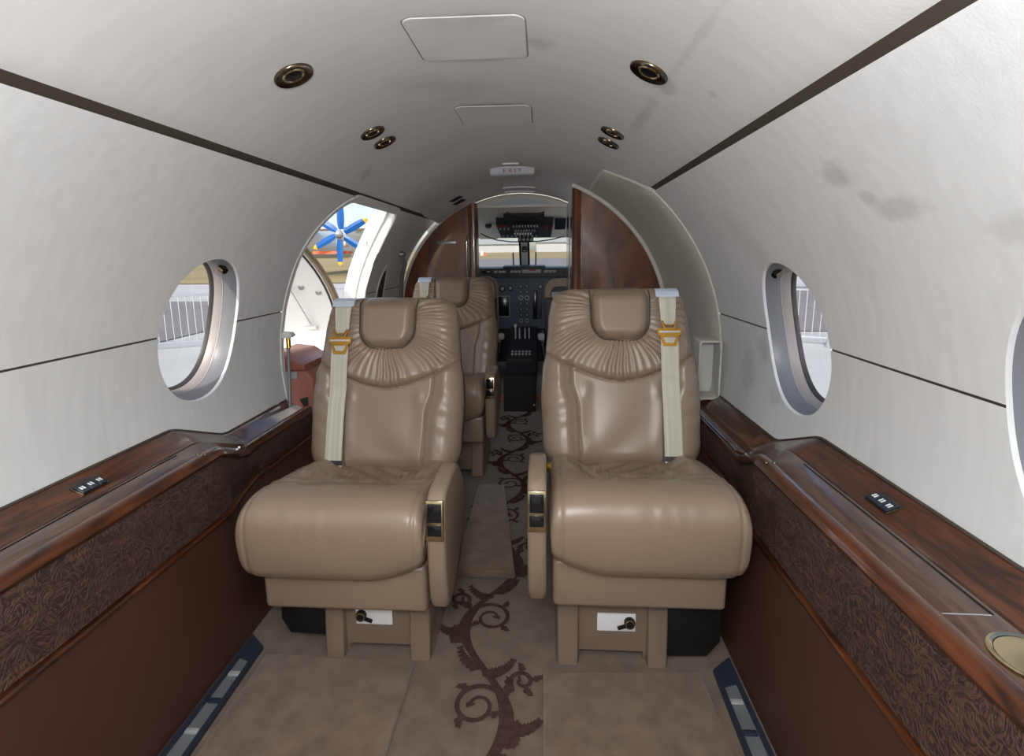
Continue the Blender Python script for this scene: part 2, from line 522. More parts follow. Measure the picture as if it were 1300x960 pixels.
def y_samples(side):
    w = WIN[side]; ys = set()
    y = Y_AFT
    while y < w['ymax']: ys.add(round(y, 4)); y += 0.05
    ys.add(w['ymax'])
    for yc in w['ys']:
        lo, hi = yc - w['a'] - 0.0005, yc + w['a'] + 0.0005
        ys = {q for q in ys if not (lo - 0.01 < q < hi + 0.01)}
        ys |= {lo, hi}
        for i in range(41): ys.add(yc - w['a'] * cos(pi * i / 40))
    if side < 0:
        lo, hi = DOOR['y0'] - 0.0005, DOOR['y1'] + 0.0005
        ys = {q for q in ys if not (lo - 0.01 < q < hi + 0.01)}
        ys |= {lo, hi}
        for i in range(61): ys.add(DOOR['y0'] + 1e-5 + (DOOR['y1'] - DOOR['y0'] - 2e-5) * (0.5 - 0.5 * cos(pi * i / 60)))
    return sorted(ys)

def wall(side):
    w = WIN[side]; nm = 'wall_left' if side < 0 else 'wall_right'
    root = sempty(nm, 'pale grey suede lined curved cabin side wall on the ' + ('door side' if side < 0 else 'side without a door'), 'wall', (side * 0.84, 0, 0))
    tz = t_of_z(w['z']); ys = y_samples(side)
    NR = 14
    for upper in (True, False):
        vs, fs = [], []
        prev = None
        for y in ys:
            inside = None
            for yc in w['ys']:
                if abs(y - yc) <= w['a'] + 1e-6: inside = (y - yc) / w['a']
            d = 0.0025 / RC
            if upper:
                lo = tz + d; hi = T_SEAM - T_GAP * 0.5
                if inside is not None: lo = max(lo, tz + win_half(inside) * w['h'])
                if side < 0 and DOOR['y0'] < y < DOOR['y1']: lo = t_of_z(door_top(y))
            else:
                hi = tz - d; lo = t_of_z(0.36) if y < 1.80 else -0.78
                if inside is not None: hi = min(hi, tz - win_half(inside) * w['h'])
            if not upper and side < 0 and DOOR['y0'] < y < DOOR['y1']:
                prev = None; continue
            base = len(vs)
            for k in range(NR + 1):
                vs.append(cyl(side, y, lo + (hi - lo) * k / NR))
            if prev is not None:
                for k in range(NR):
                    fs.append((prev + k, prev + k + 1, base + k + 1, base + k))
            prev = base
        from_data('upper_panel' if upper else 'lower_panel', vs, fs, 'wall', root, True)
    # dark joint behind the seams
    for t0, t1, nmj in ((tz - 0.012, tz + 0.012, 'panel_joint'), (T_SEAM - 0.03, T_SEAM + 0.03, 'ceiling_joint')):
        spans = []
        if nmj == 'ceiling_joint': spans = [(Y_AFT, 3.45 if side < 0 else 2.0)]
        else:
            cur = Y_AFT
            for yc in sorted(w['ys']):
                spans.append((cur, yc - w['a'] + 0.0012)); cur = yc + w['a'] - 0.0012
            spans.append((cur, DOOR['y0'] - 0.03 if side < 0 else 1.99))
            if side < 0: spans.append((DOOR['y1'] + 0.03, 3.45))
        for a, b in spans:
            if b <= a: continue
            vs = [cyl(side, yy, tt, RC + 0.004) for yy in (a, b) for tt in (t0, (t0 + t1) / 2, t1)]
            from_data(nmj, vs, [(0, 1, 4, 3), (1, 2, 5, 4)], 'seam', root, False)
    return root
wall_l = wall(-1)
wall_r = wall(1)

def rceil(y): return RC - 0.036 * sst(3.05, 3.50, y)
# ceiling: one curved lining between the two seams
def ceiling():
    t0 = T_SEAM + T_GAP * 0.5; vs, fs = [], []
    n = 40; ys = [Y_AFT + (3.0 - Y_AFT) * i / 16 for i in range(16)] + [3.0 + 0.52 * i / 8 for i in range(9)]
    for y in ys:
        for k in range(n + 1):
            t = t0 + (pi - 2 * t0) * k / n
            r = rceil(y)
            if k in (0, n): r += 0.006
            vs.append((r * cos(t), y, ZC + r * sin(t)))
    for i in range(24):
        for k in range(n):
            a = i * (n + 1) + k
            fs.append((a, a + 1, a + n + 2, a + n + 1))
    return struct(from_data('ceiling', vs, fs, 'ceil', None, True), 'pale grey suede ceiling lining arching over the cabin', 'ceiling')
ceiling()

fl_vs = [(-0.64, Y_AFT, 0), (0.64, Y_AFT, 0), (0.64, 3.40, 0), (-0.64, 3.40, 0)]
floor = struct(from_data('floor', fl_vs + [(v[0], v[1], -0.03) for v in fl_vs], [(0, 1, 2, 3), (4, 7, 6, 5), (0, 4, 5, 1), (1, 5, 6, 2), (2, 6, 7, 3), (3, 7, 4, 0)], 'carpet_aisle', None, False), 'taupe carpeted cabin floor with a dark vine pattern in the aisle', 'floor')
struct(box('floor_edge_left', (-0.80, 1.0, -0.015), (0.32, 4.8, 0.02), 'carpet_aisle'), 'carpeted door sill floor beside the entry door', 'floor')
struct(box('wall_aft', (0, Y_AFT - 0.02, 0.6), (1.75, 0.04, 1.75), 'wall'), 'plain aft cabin bulkhead', 'wall')
struct(box('floor_subfloor', (0, 1.2, -0.10), (1.9, 7.4, 0.06), 'cockpit_grey'), 'grey subfloor under the cabin', 'floor')

# oval windows
def window(idx, side, yc, label):
    w = WIN[side]; tz = t_of_z(w['z'])
    root = sempty('window_%d' % idx, label, 'window', (side * RC * cos(tz), yc, w['z']))
    N = 72
    def ring(sc, dr):
        L = []
        for i in range(N):
            q = 2 * pi * i / N
            e = 2 / 2.15
            u = math.copysign(abs(cos(q)) ** e, cos(q)); v = math.copysign(abs(sin(q)) ** e, sin(q))
            y = yc + u * w['a'] * sc; t = tz + v * w['h'] * sc
            c = tz
            # push straight out along the wall normal at the window centre
            p = Vector(cyl(side, y, t)) + Vector((side * cos(c), 0, sin(c))) * dr
            L.append(p)
        return L
    loft('lining_lip', [ring(1.0, 0), ring(0.996, 0.001), ring(0.992, 0.004), ring(0.990, 0.008)], 'wall', root, True, 60)
    loft('window_surround', [ring(0.990, 0.008), ring(0.980, 0.011), ring(0.950, 0.046)], 'grey_ring', root, True, 60)
    loft('bright_bead', [ring(0.950, 0.046), ring(0.944, 0.046), ring(0.944, 0.050)], 'pink_ring', root, True, 60)
    loft('shade_track', [ring(0.944, 0.050), ring(0.936, 0.052), ring(0.930, 0.074)], 'pink_ring', root, True, 60)
    loft('gasket', [ring(0.930, 0.074), ring(0.915, 0.076), ring(0.910, 0.087), ring(1.10, 0.089)], 'gasket', root, True, 60)
    R1 = ring(0.915, 0.083); c = sum(R1, Vector()) / N
    from_data('pane', R1 + [c], [(i, (i + 1) % N, N) for i in range(N)], 'glass', root, True)
    lz = Vector(cyl(side, yc + w['a'] * 0.50, tz + w['h'] * 0.80)) + Vector((side * 0.035, 0, 0.012))
    lathe('shade_knob', [(0.0, 0.022), (0.009, 0.021), (0.012, 0.012), (0.012, 0.0)], lz, (-side * 0.75, -0.3, -0.5), 'bronze', root, 16)
    return root
window(1, -1, 1.39, 'oval cabin window in the left wall showing the crowd barrier on the apron')
window(2, 1, 1.39, 'oval cabin window in the right wall above the switch ledge')
window(3, 1, 0.585, 'oval cabin window cut off by the right edge of the picture')
k = 4
for sd in (-1, 1):
    for yc in WIN[sd]['ys']:
        if (sd, yc) in ((-1, 1.39), (1, 1.39), (1, 0.585)): continue
        window(k, sd, yc, 'oval cabin window behind the photographer on the ' + ('door side' if sd < 0 else 'side without a door') + ', number %d from the tail' % (1 + sorted(WIN[sd]['ys']).index(yc))); k += 1

# entry door: surround moulding, airframe jamb, swung-open leaf
def door_outline(r, n=40, grow=0.0, z0=0.0):
    """path of the opening edge on radius r: up the aft side, over, down the forward side"""
    pts = []
    y0, y1 = DOOR['y0'] - grow, DOOR['y1'] + grow
    rr = DOOR['r'] + grow; zt = DOOR['ztop'] + grow
    zc = zt - rr * 1.5
    for i in range(12): pts.append((y0, z0 + (zc - z0) * i / 12))
    for i in range(n + 1):
        q = pi - (pi / 2) * i / n; pts.append((y0 + rr + rr * cos(q), zc + rr * 1.5 * sin(q)))
    for i in range(n + 1):
        q = pi / 2 - (pi / 2) * i / n; pts.append((y1 - rr + rr * cos(q), zc + rr * 1.5 * sin(q)))
    for i in range(12): pts.append((y1, zc + (z0 - zc) * (i + 1) / 12))
    out = []
    for y, z in pts:
        # same angle on any radius keeps the jamb square to the skin
        t = t_of_z(z)
        out.append((-r * cos(t), y, ZC + r * sin(t)))
    return out
dr = sempty('trim_1', 'pale grey moulding framing the open entry doorway', 'door frame', (-0.84, 2.3, 0))
loft('door_surround', [door_outline(0.845, grow=0.028), door_outline(0.8365, grow=0.025), door_outline(0.8365, grow=0.004), door_outline(0.850, grow=0.0)], 'wall', dr, False, 35)
loft('door_jamb', [door_outline(0.850, grow=0.0), door_outline(0.885, grow=0.012), door_outline(0.889, grow=-0.004), door_outline(0.955, grow=0.004), door_outline(0.957, grow=0.04)], 'white_paint', dr, False, 35)
jb = cyl(-1, DOOR['y1'] - 0.004, t_of_z(1.02), 0.905)
lathe('jamb_socket', [(0.013, 0.0), (0.013, 0.006), (0.008, 0.006), (0.007, 0.001), (0.0, 0.001)], jb, (0.15, -1, 0), 'grey_metal', dr, 16)
# dark sill strips low in the doorway
lf = sempty('door_1', 'white curved entry door swung open outside the doorway', 'door', (-0.985, 2.815, 0.0))
def leaf_pt(L, z, dd=0.0):
    """door skin turned 90 degrees about its forward hinge: L metres out from the hinge, at height z"""
    t = t_of_z(z, 0.96); inn = 0.96 - 0.96 * cos(t)
    return Vector((-0.985 - L, 2.815 - inn * 3.8 - dd, z))
zs = [0.10 + (1.20 - 0.10) * i / 24 for i in range(25)]
Ls = [0.0, 0.02, 0.17, 0.34, 0.49, 0.51]
vs, fs = [], []
for dd in (0.05, 0.0):
    for z in zs:
        for L in Ls: vs.append(leaf_pt(L, z, dd))
nL = len(Ls); off2 = len(zs) * nL
for s in (0, 1):
    for i in range(len(zs) - 1):
        for j in range(nL - 1):
            a = s * off2 + i * nL + j; fs.append((a, a + 1, a + nL + 1, a + nL))
for i in range(len(zs) - 1):
    for j in (0, nL - 1):
        a = i * nL + j; fs.append((a, a + nL, off2 + a + nL, off2 + a))
for j in range(nL - 1):
    for i in (0, len(zs) - 1):
        a = i * nL + j; fs.append((a, a + 1, off2 + a + 1, off2 + a))
from_data('door_skin', vs, fs, 'white_paint', lf, 40)
sv, sf = tube_data([leaf_pt(-0.012, z, 0.03) for z in zs], 0.016, 10)
from_data('edge_seal', sv, sf, 'seal', lf, 50)
sv, sf = tube_data([leaf_pt(0.012, z, 0.052) for z in zs], 0.006, 6)
from_data('seal_gasket', sv, sf, 'gasket', lf, 50)
for L, z in ((0.14, 0.83), (0.06, 0.80)):
    p = leaf_pt(L, z, 0.05)
    lathe('latch_knob', [(0.016, 0.0), (0.016, 0.006), (0.010, 0.008), (0.008, 0.003), (0.0, 0.003)], p, (0, -1, 0.15), 'cockpit_grey', lf, 18)
tube('door_strut', [leaf_pt(0.20, 0.84, 0.07), leaf_pt(0.15, 0.62, 0.07)], 0.006, 'white_plastic', lf)
p = leaf_pt(0.15, 0.60, 0.065)
box('strut_bracket', p, (0.07, 0.025, 0.02), 'white_plastic', lf, 0.008)
sv, sf = merge([tube_data([leaf_pt(L, 0.885, 0.052) for L in (0.17, 0.30)], 0.003, 6)])
from_data('grip_slot', sv, sf, 'seam', lf, 50)

# cream moulded section on the right, forward of the wall panel
cw = sempty('wall_forward_right', 'cream plastic wall section arching up behind the right seat', 'wall', (0.83, 2.35, 0.6))
T_CR = math.acos(0.405 / RC)
def cream_edge_y(t):     # aft boundary: kinks forward above the seam
    if t < T_SEAM: return 1.985
    f = (t - T_SEAM) / (T_CR - T_SEAM); return 1.985 + 0.22 * min(1, f * 1.05)
vs, fs = [], []; nt = 40; rows = 8
tt = [-0.75 + (T_CR + 0.75) * i / nt for i in range(nt + 1)]
for t in tt:
    y0 = cream_edge_y(t)
    vs.append(cyl(1, y0, t, RC + 0.006)); vs.append(cyl(1, y0 + 0.001, t, RC - 0.005)); vs.append(cyl(1, y0 + 0.006, t, RC - 0.008))
    for k in range(1, rows + 1): vs.append(cyl(1, y0 + 0.010 + (2.78 - y0 - 0.010) * k / rows, t, RC - 0.013 - 0.010 * k / rows))
nr = rows + 3
for i in range(nt):
    for k in range(nr - 1):
        a = i * nr + k; fs.append((a, a + 1, a + nr + 1, a + nr))
ek = nt * nr
e = len(vs)
for k in range(nr):
    v = Vector(vs[ek + k]); vs.append(tuple(v + Vector((-0.004, 0, 0.030))))
for k in range(nr - 1): fs.append((ek + k, ek + k + 1, e + k + 1, e + k))
from_data('cream_panel', vs, fs, 'cream', cw, 35)
# wall pocket
pk = thing('wall_pocket', 'cream open-fronted plastic pocket on the wall behind the right seat', 'wall pocket', (0.79, 1.96, 0.44))
o_ = rrect(0.738, 0.822, 0.435, 0.662, 0.010, 3); i_ = rrect(0.745, 0.815, 0.443, 0.654, 0.006, 3)
frame_plate('pocket_rim', o_, i_, 'y', 1.925, 1.985, 'cream_edge', pk)
box('pocket_back', (0.785, 2.03, 0.548), (0.075, 0.006, 0.214), 'white_plastic', pk)
for c_, s_, nm in (((0.7415, 2.01, 0.548), (0.006, 0.05, 0.214), 'pocket_side'), ((0.7825, 2.01, 0.438), (0.08, 0.05, 0.006), 'pocket_base'), ((0.7825, 2.01, 0.657), (0.08, 0.05, 0.006), 'pocket_top')):
    box(nm, c_, s_, 'cream', pk)
box('pocket_hook', (0.812, 1.922, 0.647), (0.005, 0.008, 0.030), 'cream_edge', pk, 0.0015)

# ------------------------------------------------------------------ bulkheads
def arch_poly(side, r, x_in, z0, n=30, y=None):
    """panel outline: inner vertical edge, arc, bottom"""
    t1 = math.acos(x_in / r); pts = [(side * x_in, z0)]
    pts.append((side * x_in, ZC + r * sin(t1)))
    for i in range(1, n + 1):
        t = t1 + (-0.62 - t1) * i / n
        pts.append((side * r * cos(t), ZC + r * sin(t)))
    pts.append((side * r * cos(-0.62), z0))
    return pts
def arch_moulding(name, side, r0, r1, x_in, ya, yb, m, parent):
    L = []
    for i in range(41):
        t1 = math.acos(x_in / r1); t = t1 + (-0.62 - t1) * i / 40
        L.append([(side * r1 * cos(t), ya + 0.004, ZC + r1 * sin(t)), (side * (r1 - 0.004) * cos(t), ya, ZC + (r1 - 0.004) * sin(t)), (side * (r0 + 0.004) * cos(t), ya, ZC + (r0 + 0.004) * sin(t)), (side * r0 * cos(t), ya + 0.004, ZC + r0 * sin(t)), (side * r0 * cos(t), yb, ZC + r0 * sin(t)), (side * r1 * cos(t), yb, ZC + r1 * sin(t))])
    return loft(name, L, m, parent, True, 35, True)
br = sempty('wall_bulkhead_right', 'glossy mahogany closet bulkhead behind the right seat', 'bulkhead', (0.55, 2.75, 0))
prism('wood_panel', arch_poly(1, 0.800, 0.345, 0.0), 'y', 2.75, 2.79, 'wood_v', br)
prof = [(0.305, 2.83), (0.303, 2.79), (0.306, 2.765), (0.316, 2.748), (0.332, 2.741), (0.348, 2.745), (0.352, 2.76), (0.352, 2.83)]
ztop = ZC + sqrt(0.805 ** 2 - 0.32 ** 2)
loft('bullnose_post', [[(x, y, z) for x, y in prof] for z in (0.0, 0.5, 1.0, ztop)], 'wood_v', br, True, 35, True)
box('closet_side', (0.318, 3.14, 0.65), (0.024, 0.62, 1.30), 'wood_v', br)
arch_moulding('edge_moulding', 1, 0.798, 0.818, 0.305, 2.738, 2.80, 'cream_edge', br)
box('drawer_gap', (0.51, 2.7495, 0.800), (0.22, 0.003, 0.005), 'seam', br)
box('drawer_gap', (0.62, 2.7495, 0.74), (0.005, 0.003, 0.12), 'seam', br)
sv, sf = tube_data([(0.296, 2.85, 0.05), (0.296, 2.85, 1.30)], 0.0035, 8)
from_data('curtain_track', sv, sf, 'grey_metal', br, 50)

bl = sempty('wall_bulkhead_left', 'glossy mahogany partition panel in front of the left cockpit side', 'bulkhead', (-0.55, 3.45, 0))
prism('wood_panel', arch_poly(-1, 0.805, 0.345, 0.0), 'y', 3.45, 3.49, 'wood_v', bl)
prof = [(-0.285, 3.53), (-0.285, 3.462), (-0.290, 3.448), (-0.302, 3.442), (-0.328, 3.442), (-0.340, 3.449), (-0.342, 3.53)]
loft('bullnose_post', [[(x, y, z) for x, y in prof] for z in (0.0, 0.5, 1.0, ZC + sqrt(0.80 ** 2 - 0.31 ** 2))], 'wood_v', bl, True, 35, True)
arch_moulding('edge_moulding', -1, 0.803, 0.822, 0.300, 3.438, 3.50, 'cream_edge', bl)
box('nameplate', (-0.49, 3.4475, 1.075), (0.125, 0.006, 0.022), 'grey_metal', bl, 0.002)
sv, sf = tube_data([(-0.352, 3.437, 0.84), (-0.352, 3.425, 0.87), (-0.352, 3.425, 1.08), (-0.352, 3.437, 1.11)], 0.006, 8)
from_data('pull_handle', sv, sf, 'chrome', bl, 50)

# grab handle on the wall between door and partition
gh = thing('grab_handle', 'pale grey upright grab handle beside the forward door post', 'grab handle', cyl(-1, 3.2, t_of_z(0.72), 0.82))
sv, sf = tube_data([cyl(-1, 3.17 + 0.02 * i, t_of_z(1.0 - 0.038 * i), 0.79 if 0 < i < 8 else 0.835) for i in range(9)], 0.014, 10)
from_data('grip', sv, sf, 'grey_ring', gh, 50)
for i in (0, 8):
    lathe('mount', [(0.022, 0.0), (0.022, 0.012), (0.012, 0.03)], cyl(-1, 3.17 + 0.02 * i, t_of_z(1.0 - 0.038 * i), 0.838), (1, 0, 0), 'grey_metal', gh, 14)
er = thing('shade_recess', 'small dark slot window beside the grab handle', 'small window', cyl(-1, 3.0, t_of_z(0.75), 0.835))
N = 28; Lp = []
for rr_, sc in ((0.8385, 1.0), (0.832, 0.94), (0.832, 0.84), (0.8375, 0.80)):
    Lp.append([cyl(-1, 3.0 + 0.075 * sc * cos(2 * pi * i / N), t_of_z(0.76) + 0.235 * sc * sin(2 * pi * i / N), rr_) for i in range(N)])
loft('rim', Lp, 'wall', er, True, 50)
from_data('dark_glass', Lp[-1], [tuple(range(N))], 'gasket', er, False)

# ------------------------------------------------------------------ side ledges
def ledge(side):
    nm = 'wooden side ledge with switches along the ' + ('left wall by the door' if side < 0 else 'right wall under two windows')
    root = thing('side_ledge', 'glossy ' + nm, 'ledge', (side * 0.74, 0.3, 0), 'side ledges')
    xi_f = 0.722 if side < 0 else 0.697
    y_end = 1.83 if side < 0 else 1.96
    XI = [(-9, 0.640), (1.155, 0.640), (1.175, 0.646), (1.40 if side < 0 else 1.36, xi_f - 0.004), (1.42 if side < 0 else 1.38, xi_f), (9, xi_f)]
    ZT = [(-9, 0.530), (1.235, 0.530), (1.265, 0.523), (1.435, 0.450), (1.465, 0.445), (9, 0.443)]
    ZR = [(-9, 0.540), (1.155, 0.540), (1.175, 0.535), (1.375, 0.453), (1.395, 0.447), (9, 0.445)]
    ys = [Y_AFT + 0.02, -0.9, -0.4, 0.0, 0.3, 0.5, 0.64, 0.8, 0.95, 1.05] + [1.1 + 0.02 * i for i in range(20)] + [1.55, 1.65, 1.75, y_end]
    def xw(z): return sqrt(RC * RC - (z - ZC) ** 2)
    def strip(name, fn, m, ya=None, yb=None, sm=40, caps=False):
        L = []
        for y in ys:
            if ya is not None and y < ya - 1e-6: continue
            if yb is not None and y > yb + 1e-6: continue
            L.append([(side * x, y, z) for x, z in fn(y)])
        return loft(name, L, m, root, False, sm)
    def lip(y):
        z = lin_tab(ZT, y); w = xw(z)
        return [(w + 0.004, z - 0.01), (w - 0.001, z + 0.002), (w - 0.008, z + 0.003), (w - 0.014, z - 0.002), (w - 0.062, z - 0.024), (w - 0.067, z - 0.027), (w - 0.070, z - 0.028)]
    def gut(y):
        z = lin_tab(ZT, y); w = xw(z)
        return [(w + 0.002, z + 0.003), (w - 0.004, z + 0.0075), (w - 0.009, z + 0.0045)]
    strip('wall_lip', lip, 'wood')
    strip('lip_gasket', gut, 'seam')
    def tray(y):
        z = lin_tab(ZT, y); w = xw(z); zr = lin_tab(ZR, y); xi = lin_tab(XI, y)
        return [(w - 0.070, z - 0.028), (w - 0.0725, z - 0.033), (w - 0.076, z - 0.033), (w - 0.078, z - 0.028), (xi + 0.042, zr - 0.036), (xi + 0.040, zr - 0.039), (xi + 0.037, zr - 0.036)]
    strip('ledge_top', tray, 'wood_tray', None, None, 60)
    def rail(y):
        z = lin_tab(ZR, y); xi = lin_tab(XI, y)
        return [(xi + 0.038, z - 0.037), (xi + 0.036, z - 0.028), (xi + 0.029, z - 0.021), (xi + 0.019, z - 0.018), (xi + 0.009, z - 0.020), (xi + 0.002, z - 0.027), (xi - 0.001, z - 0.036), (xi + 0.002, z - 0.043), (xi + 0.010, z - 0.045)]
    strip('front_rail', rail, 'wood', None, 1.121, 40)
    strip('front_rail', rail, 'wood', 1.139 if False else 1.12, None, 40)
    def fab(y):
        z = lin_tab(ZR, y); xi = lin_tab(XI, y); zb = 0.352 - 0.025 * sst(1.2, 1.5, y)
        return [(xi + 0.010, z - 0.043), (xi + 0.007, z - 0.050), (xi + 0.001, (z + zb) / 2), (xi - 0.008 if y < 1.2 else xi - 0.004, zb + 0.008), (xi - 0.002, zb + 0.004)]
    strip('damask_panel', fab, 'damask')
    def trm(y):
        xi = lin_tab(XI, y); zb = 0.352 - 0.025 * sst(1.2, 1.5, y)
        return [(xi - 0.000, zb + 0.005), (xi - 0.014, zb + 0.004), (xi - 0.016, zb), (xi - 0.014, zb - 0.006), (xi, zb - 0.007)]
    strip('trim_strip', trm, 'wood')
    def low(y):
        xi = lin_tab(XI, y); zb = 0.352 - 0.025 * sst(1.2, 1.5, y)
        return [(xi - 0.002, zb - 0.004), (xi - 0.008, zb - 0.010), (xi - 0.016, 0.20), (min(xi, 0.632) - 0.018, 0.03), (min(xi, 0.628) - 0.012, -0.004)]
    strip('leather_panel', low, 'brown_leather')
    # end face toward the door / closet
    z = 0.443; w = xw(z)
    poly = [(side * a, b) for a, b in [(w, z), (w - 0.05, z - 0.030), (xi_f + 0.046, z - 0.029), (xi_f + 0.03, z - 0.017), (xi_f + 0.002, z - 0.026), (xi_f, 0.33), (0.612, 0.0), (0.60, 0.0), (0.60, -0.03), (0.66, -0.03)]]
    if side < 0: prism('end_cap', [(p[0], max(0.0, p[1])) for p in poly[:7]] + [(-0.80, 0.0)], 'y', y_end - 0.004, y_end, 'brown_leather', root)
    # chrome strip at the step
    L = []
    for t in [i / 14 for i in range(15)]:
        x0 = 0.806 - (0.806 - (xi_f + 0.035)) * t; yy = 1.215 + 0.045 * sin(pi * t) + 0.03 * t
        zz = lin_tab(ZR, yy) * t + lin_tab(ZT, yy) * (1 - t) - 0.031
        L.append((side * x0, yy, zz))
    tube('step_strip', L, [0.003 + 0.005 * sin(pi * i / 14) for i in range(15)], 'pale_gold', root, 8)
    # joint lines of the hinged table lid
    box('lid_joint', (side * 0.716, 0.648, 0.5025), (0.066, 0.0035, 0.003), 'chrome', root, 0.001)
    box('lid_groove', (side * 0.752, 0.90, 0.5030), (0.003, 0.50, 0.0015), 'black', root)
    for sx in (0.652, 0.670):
        lathe('lid_hinge', [(0.0, 0.003), (0.004, 0.002), (0.005, 0.0)], (side * (sx - 0.002), 1.112, 0.5215), (0, 0, 1), 'bronze', root, 10)
    # recessed grip in the forward half
    tube('rail_edge', [(side * (lin_tab(XI, y) + 0.006), y, lin_tab(ZR, y) - 0.017) for y in [1.32 + 0.05 * i for i in range(11)] if y <= y_end], 0.0035, 'chrome' if side < 0 else 'wood', root, 6)
    # switch plate on the sloped lip
    w = xw(0.53); a = atan2(0.022, 0.048)
    yc = 0.952 if side < 0 else 0.940
    rot = Matrix.Rotation(-side * a, 3, 'Y')
    c = Vector((side * (w - 0.045), yc, 0.5140))
    nrm = Vector((-side * sin(a), 0, cos(a)))
    sp = box('switch_plate', c + nrm * 0.001, (0.032, 0.064, 0.004), 'bronze', root, 0.0012, 1, rot)
    for i in (-1, 0, 1):
        sw = box('switch_button', c + nrm * 0.004 + Vector((0, i * 0.0203, 0)), (0.026, 0.0180, 0.005), 'navy', sp, 0.001, 1, rot)
        sw.location = (0, 0, 0)
        for q in (-1, 1):
            box('switch_mark', c + nrm * 0.0068 + Vector((0, i * 0.0203 + q * 0.003, 0)), (0.009, 0.0032, 0.0008), 'placard', sp, 0, 1, rot)
    # cup holder behind the lid
    cupy = 0.566
    lathe('cup_holder_ring', [(0.046, -0.004), (0.046, 0.0015), (0.043, 0.0025), (0.0395, 0.001), (0.0385, -0.004), (0.0385, -0.010)], (side * 0.733, cupy, 0.5065), (0, 0, 1), 'pale_gold', root, 36)
    lathe('cup_holder_well', [(0.0385, 0.0015), (0.030, 0.0010), (0.018, 0.0013), (0.0, 0.0010)], (side * 0.733, cupy, 0.5055), (0, 0, 1), 'pale_gold', root, 36)
    return root
ledge_l = ledge(-1)
ledge_r = ledge(1)

# ------------------------------------------------------------------ passenger seats
LBK = 0.533
WB = [(0, 0.214), (0.15, 0.225), (0.40, 0.230), (0.54, 0.226), (0.63, 0.216), (0.80, 0.209), (1.0, 0.196)]
def fround(t):
    t = max(0.0, min(1.0, t)); return sqrt(1 - (1 - t) ** 2)
def back_width(v):
    w = lerp_tab(WB, v); e0 = v * LBK; e1 = (1 - v) * LBK
    for e_, r in ((e0, 0.06), (e1, 0.045)):
        if e_ < r: w -= r - sqrt(max(0, r * r - (r - e_) ** 2))
    return w
def yoke_v(x): return 0.470 + 0.165 * (abs(x) / 0.22) ** 1.7
def bol_x(v): return 0.122 + 0.020 * sst(0.30, 0.48, v) - 0.006 * sst(0.3, 0.0, v)
def back_h(x, v):
    w = back_width(v); dx = w - abs(x); e_ = min(v, 1 - v) * LBK
    h = 0.052 * fround(dx / 0.055) * fround(e_ / 0.045)
    yk = (v - yoke_v(x)) * LBK
    h += 0.010 * (1 - min(1, abs(x) / w) ** 2) * sst(0, 0.1, v)
    if yk < 0.02:
        d = abs(x) - bol_x(v)
        low = sst(0.02, -0.02, yk)
        h += low * (0.017 * sst(0.0, 0.040, d) - 0.005 * sst(0.0, -0.05, d))
        h -= 0.0065 * low * exp(-(d / 0.0038) ** 2)
        # soft creases in the middle panel
        if d < 0:
            h += 0.0016 * sin(38 * x + 21 * v + 2 * sin(9 * v)) * sst(0.5, 0.25, v) * sst(0, -0.03, d)
            h += 0.004 * exp(-((abs(x) - 0.10) / 0.014) ** 2) * exp(-((v - 0.42) / 0.05) ** 2)
        else:
            h += 0.0012 * sin(60 * v + 30 * x) * sst(0, .03, d) * sst(0.1, 0.3, v)
    h -= 0.0075 * exp(-(yk / 0.0042) ** 2) * sst(0, 0.01, dx)
    if yk > 0:
        cy = 0.845
        py = (v - cy) * LBK
        phi = atan2(x, -py)
        # distance from the head pad's outline
        ax = max(0, abs(x) - 0.062); ay = max(0, abs(py) - 0.055)
        dh = sqrt(ax * ax + ay * ay) - 0.024
        k_ = sst(-0.01, 0.02, dh) * sst(0.0, 0.022, yk) * sst(0.0, 0.03, dx) 
        s = sin(43 * phi + 2.6 * sin(4.3 * phi + 0.7) + 0.8 * sin(55 * dh + 2 * phi))
        h += k_ * (0.0040 * (abs(s) ** 0.8 * math.copysign(1, s)) * (0.65 + 0.35 * sin(7 * phi + 1)) + 0.006)
        h += 0.006 * sst(0.09, 0.03, abs(yk - 0.05))
    return h
def smooth_grid(name, pts, nx, ny, m, parent, keep=None):
    fs = []
    for j in range(ny - 1):
        for i in range(nx - 1):
            if keep is None or keep(i, j):
                a = j * nx + i; fs.append((a, a + 1, a + nx + 1, a + nx))
    used = sorted({i for f in fs for i in f}); mp = {u: q for q, u in enumerate(used)}
    return from_data(name, [pts[u] for u in used], [tuple(mp[i] for i in f) for f in fs], m, parent, True, False)

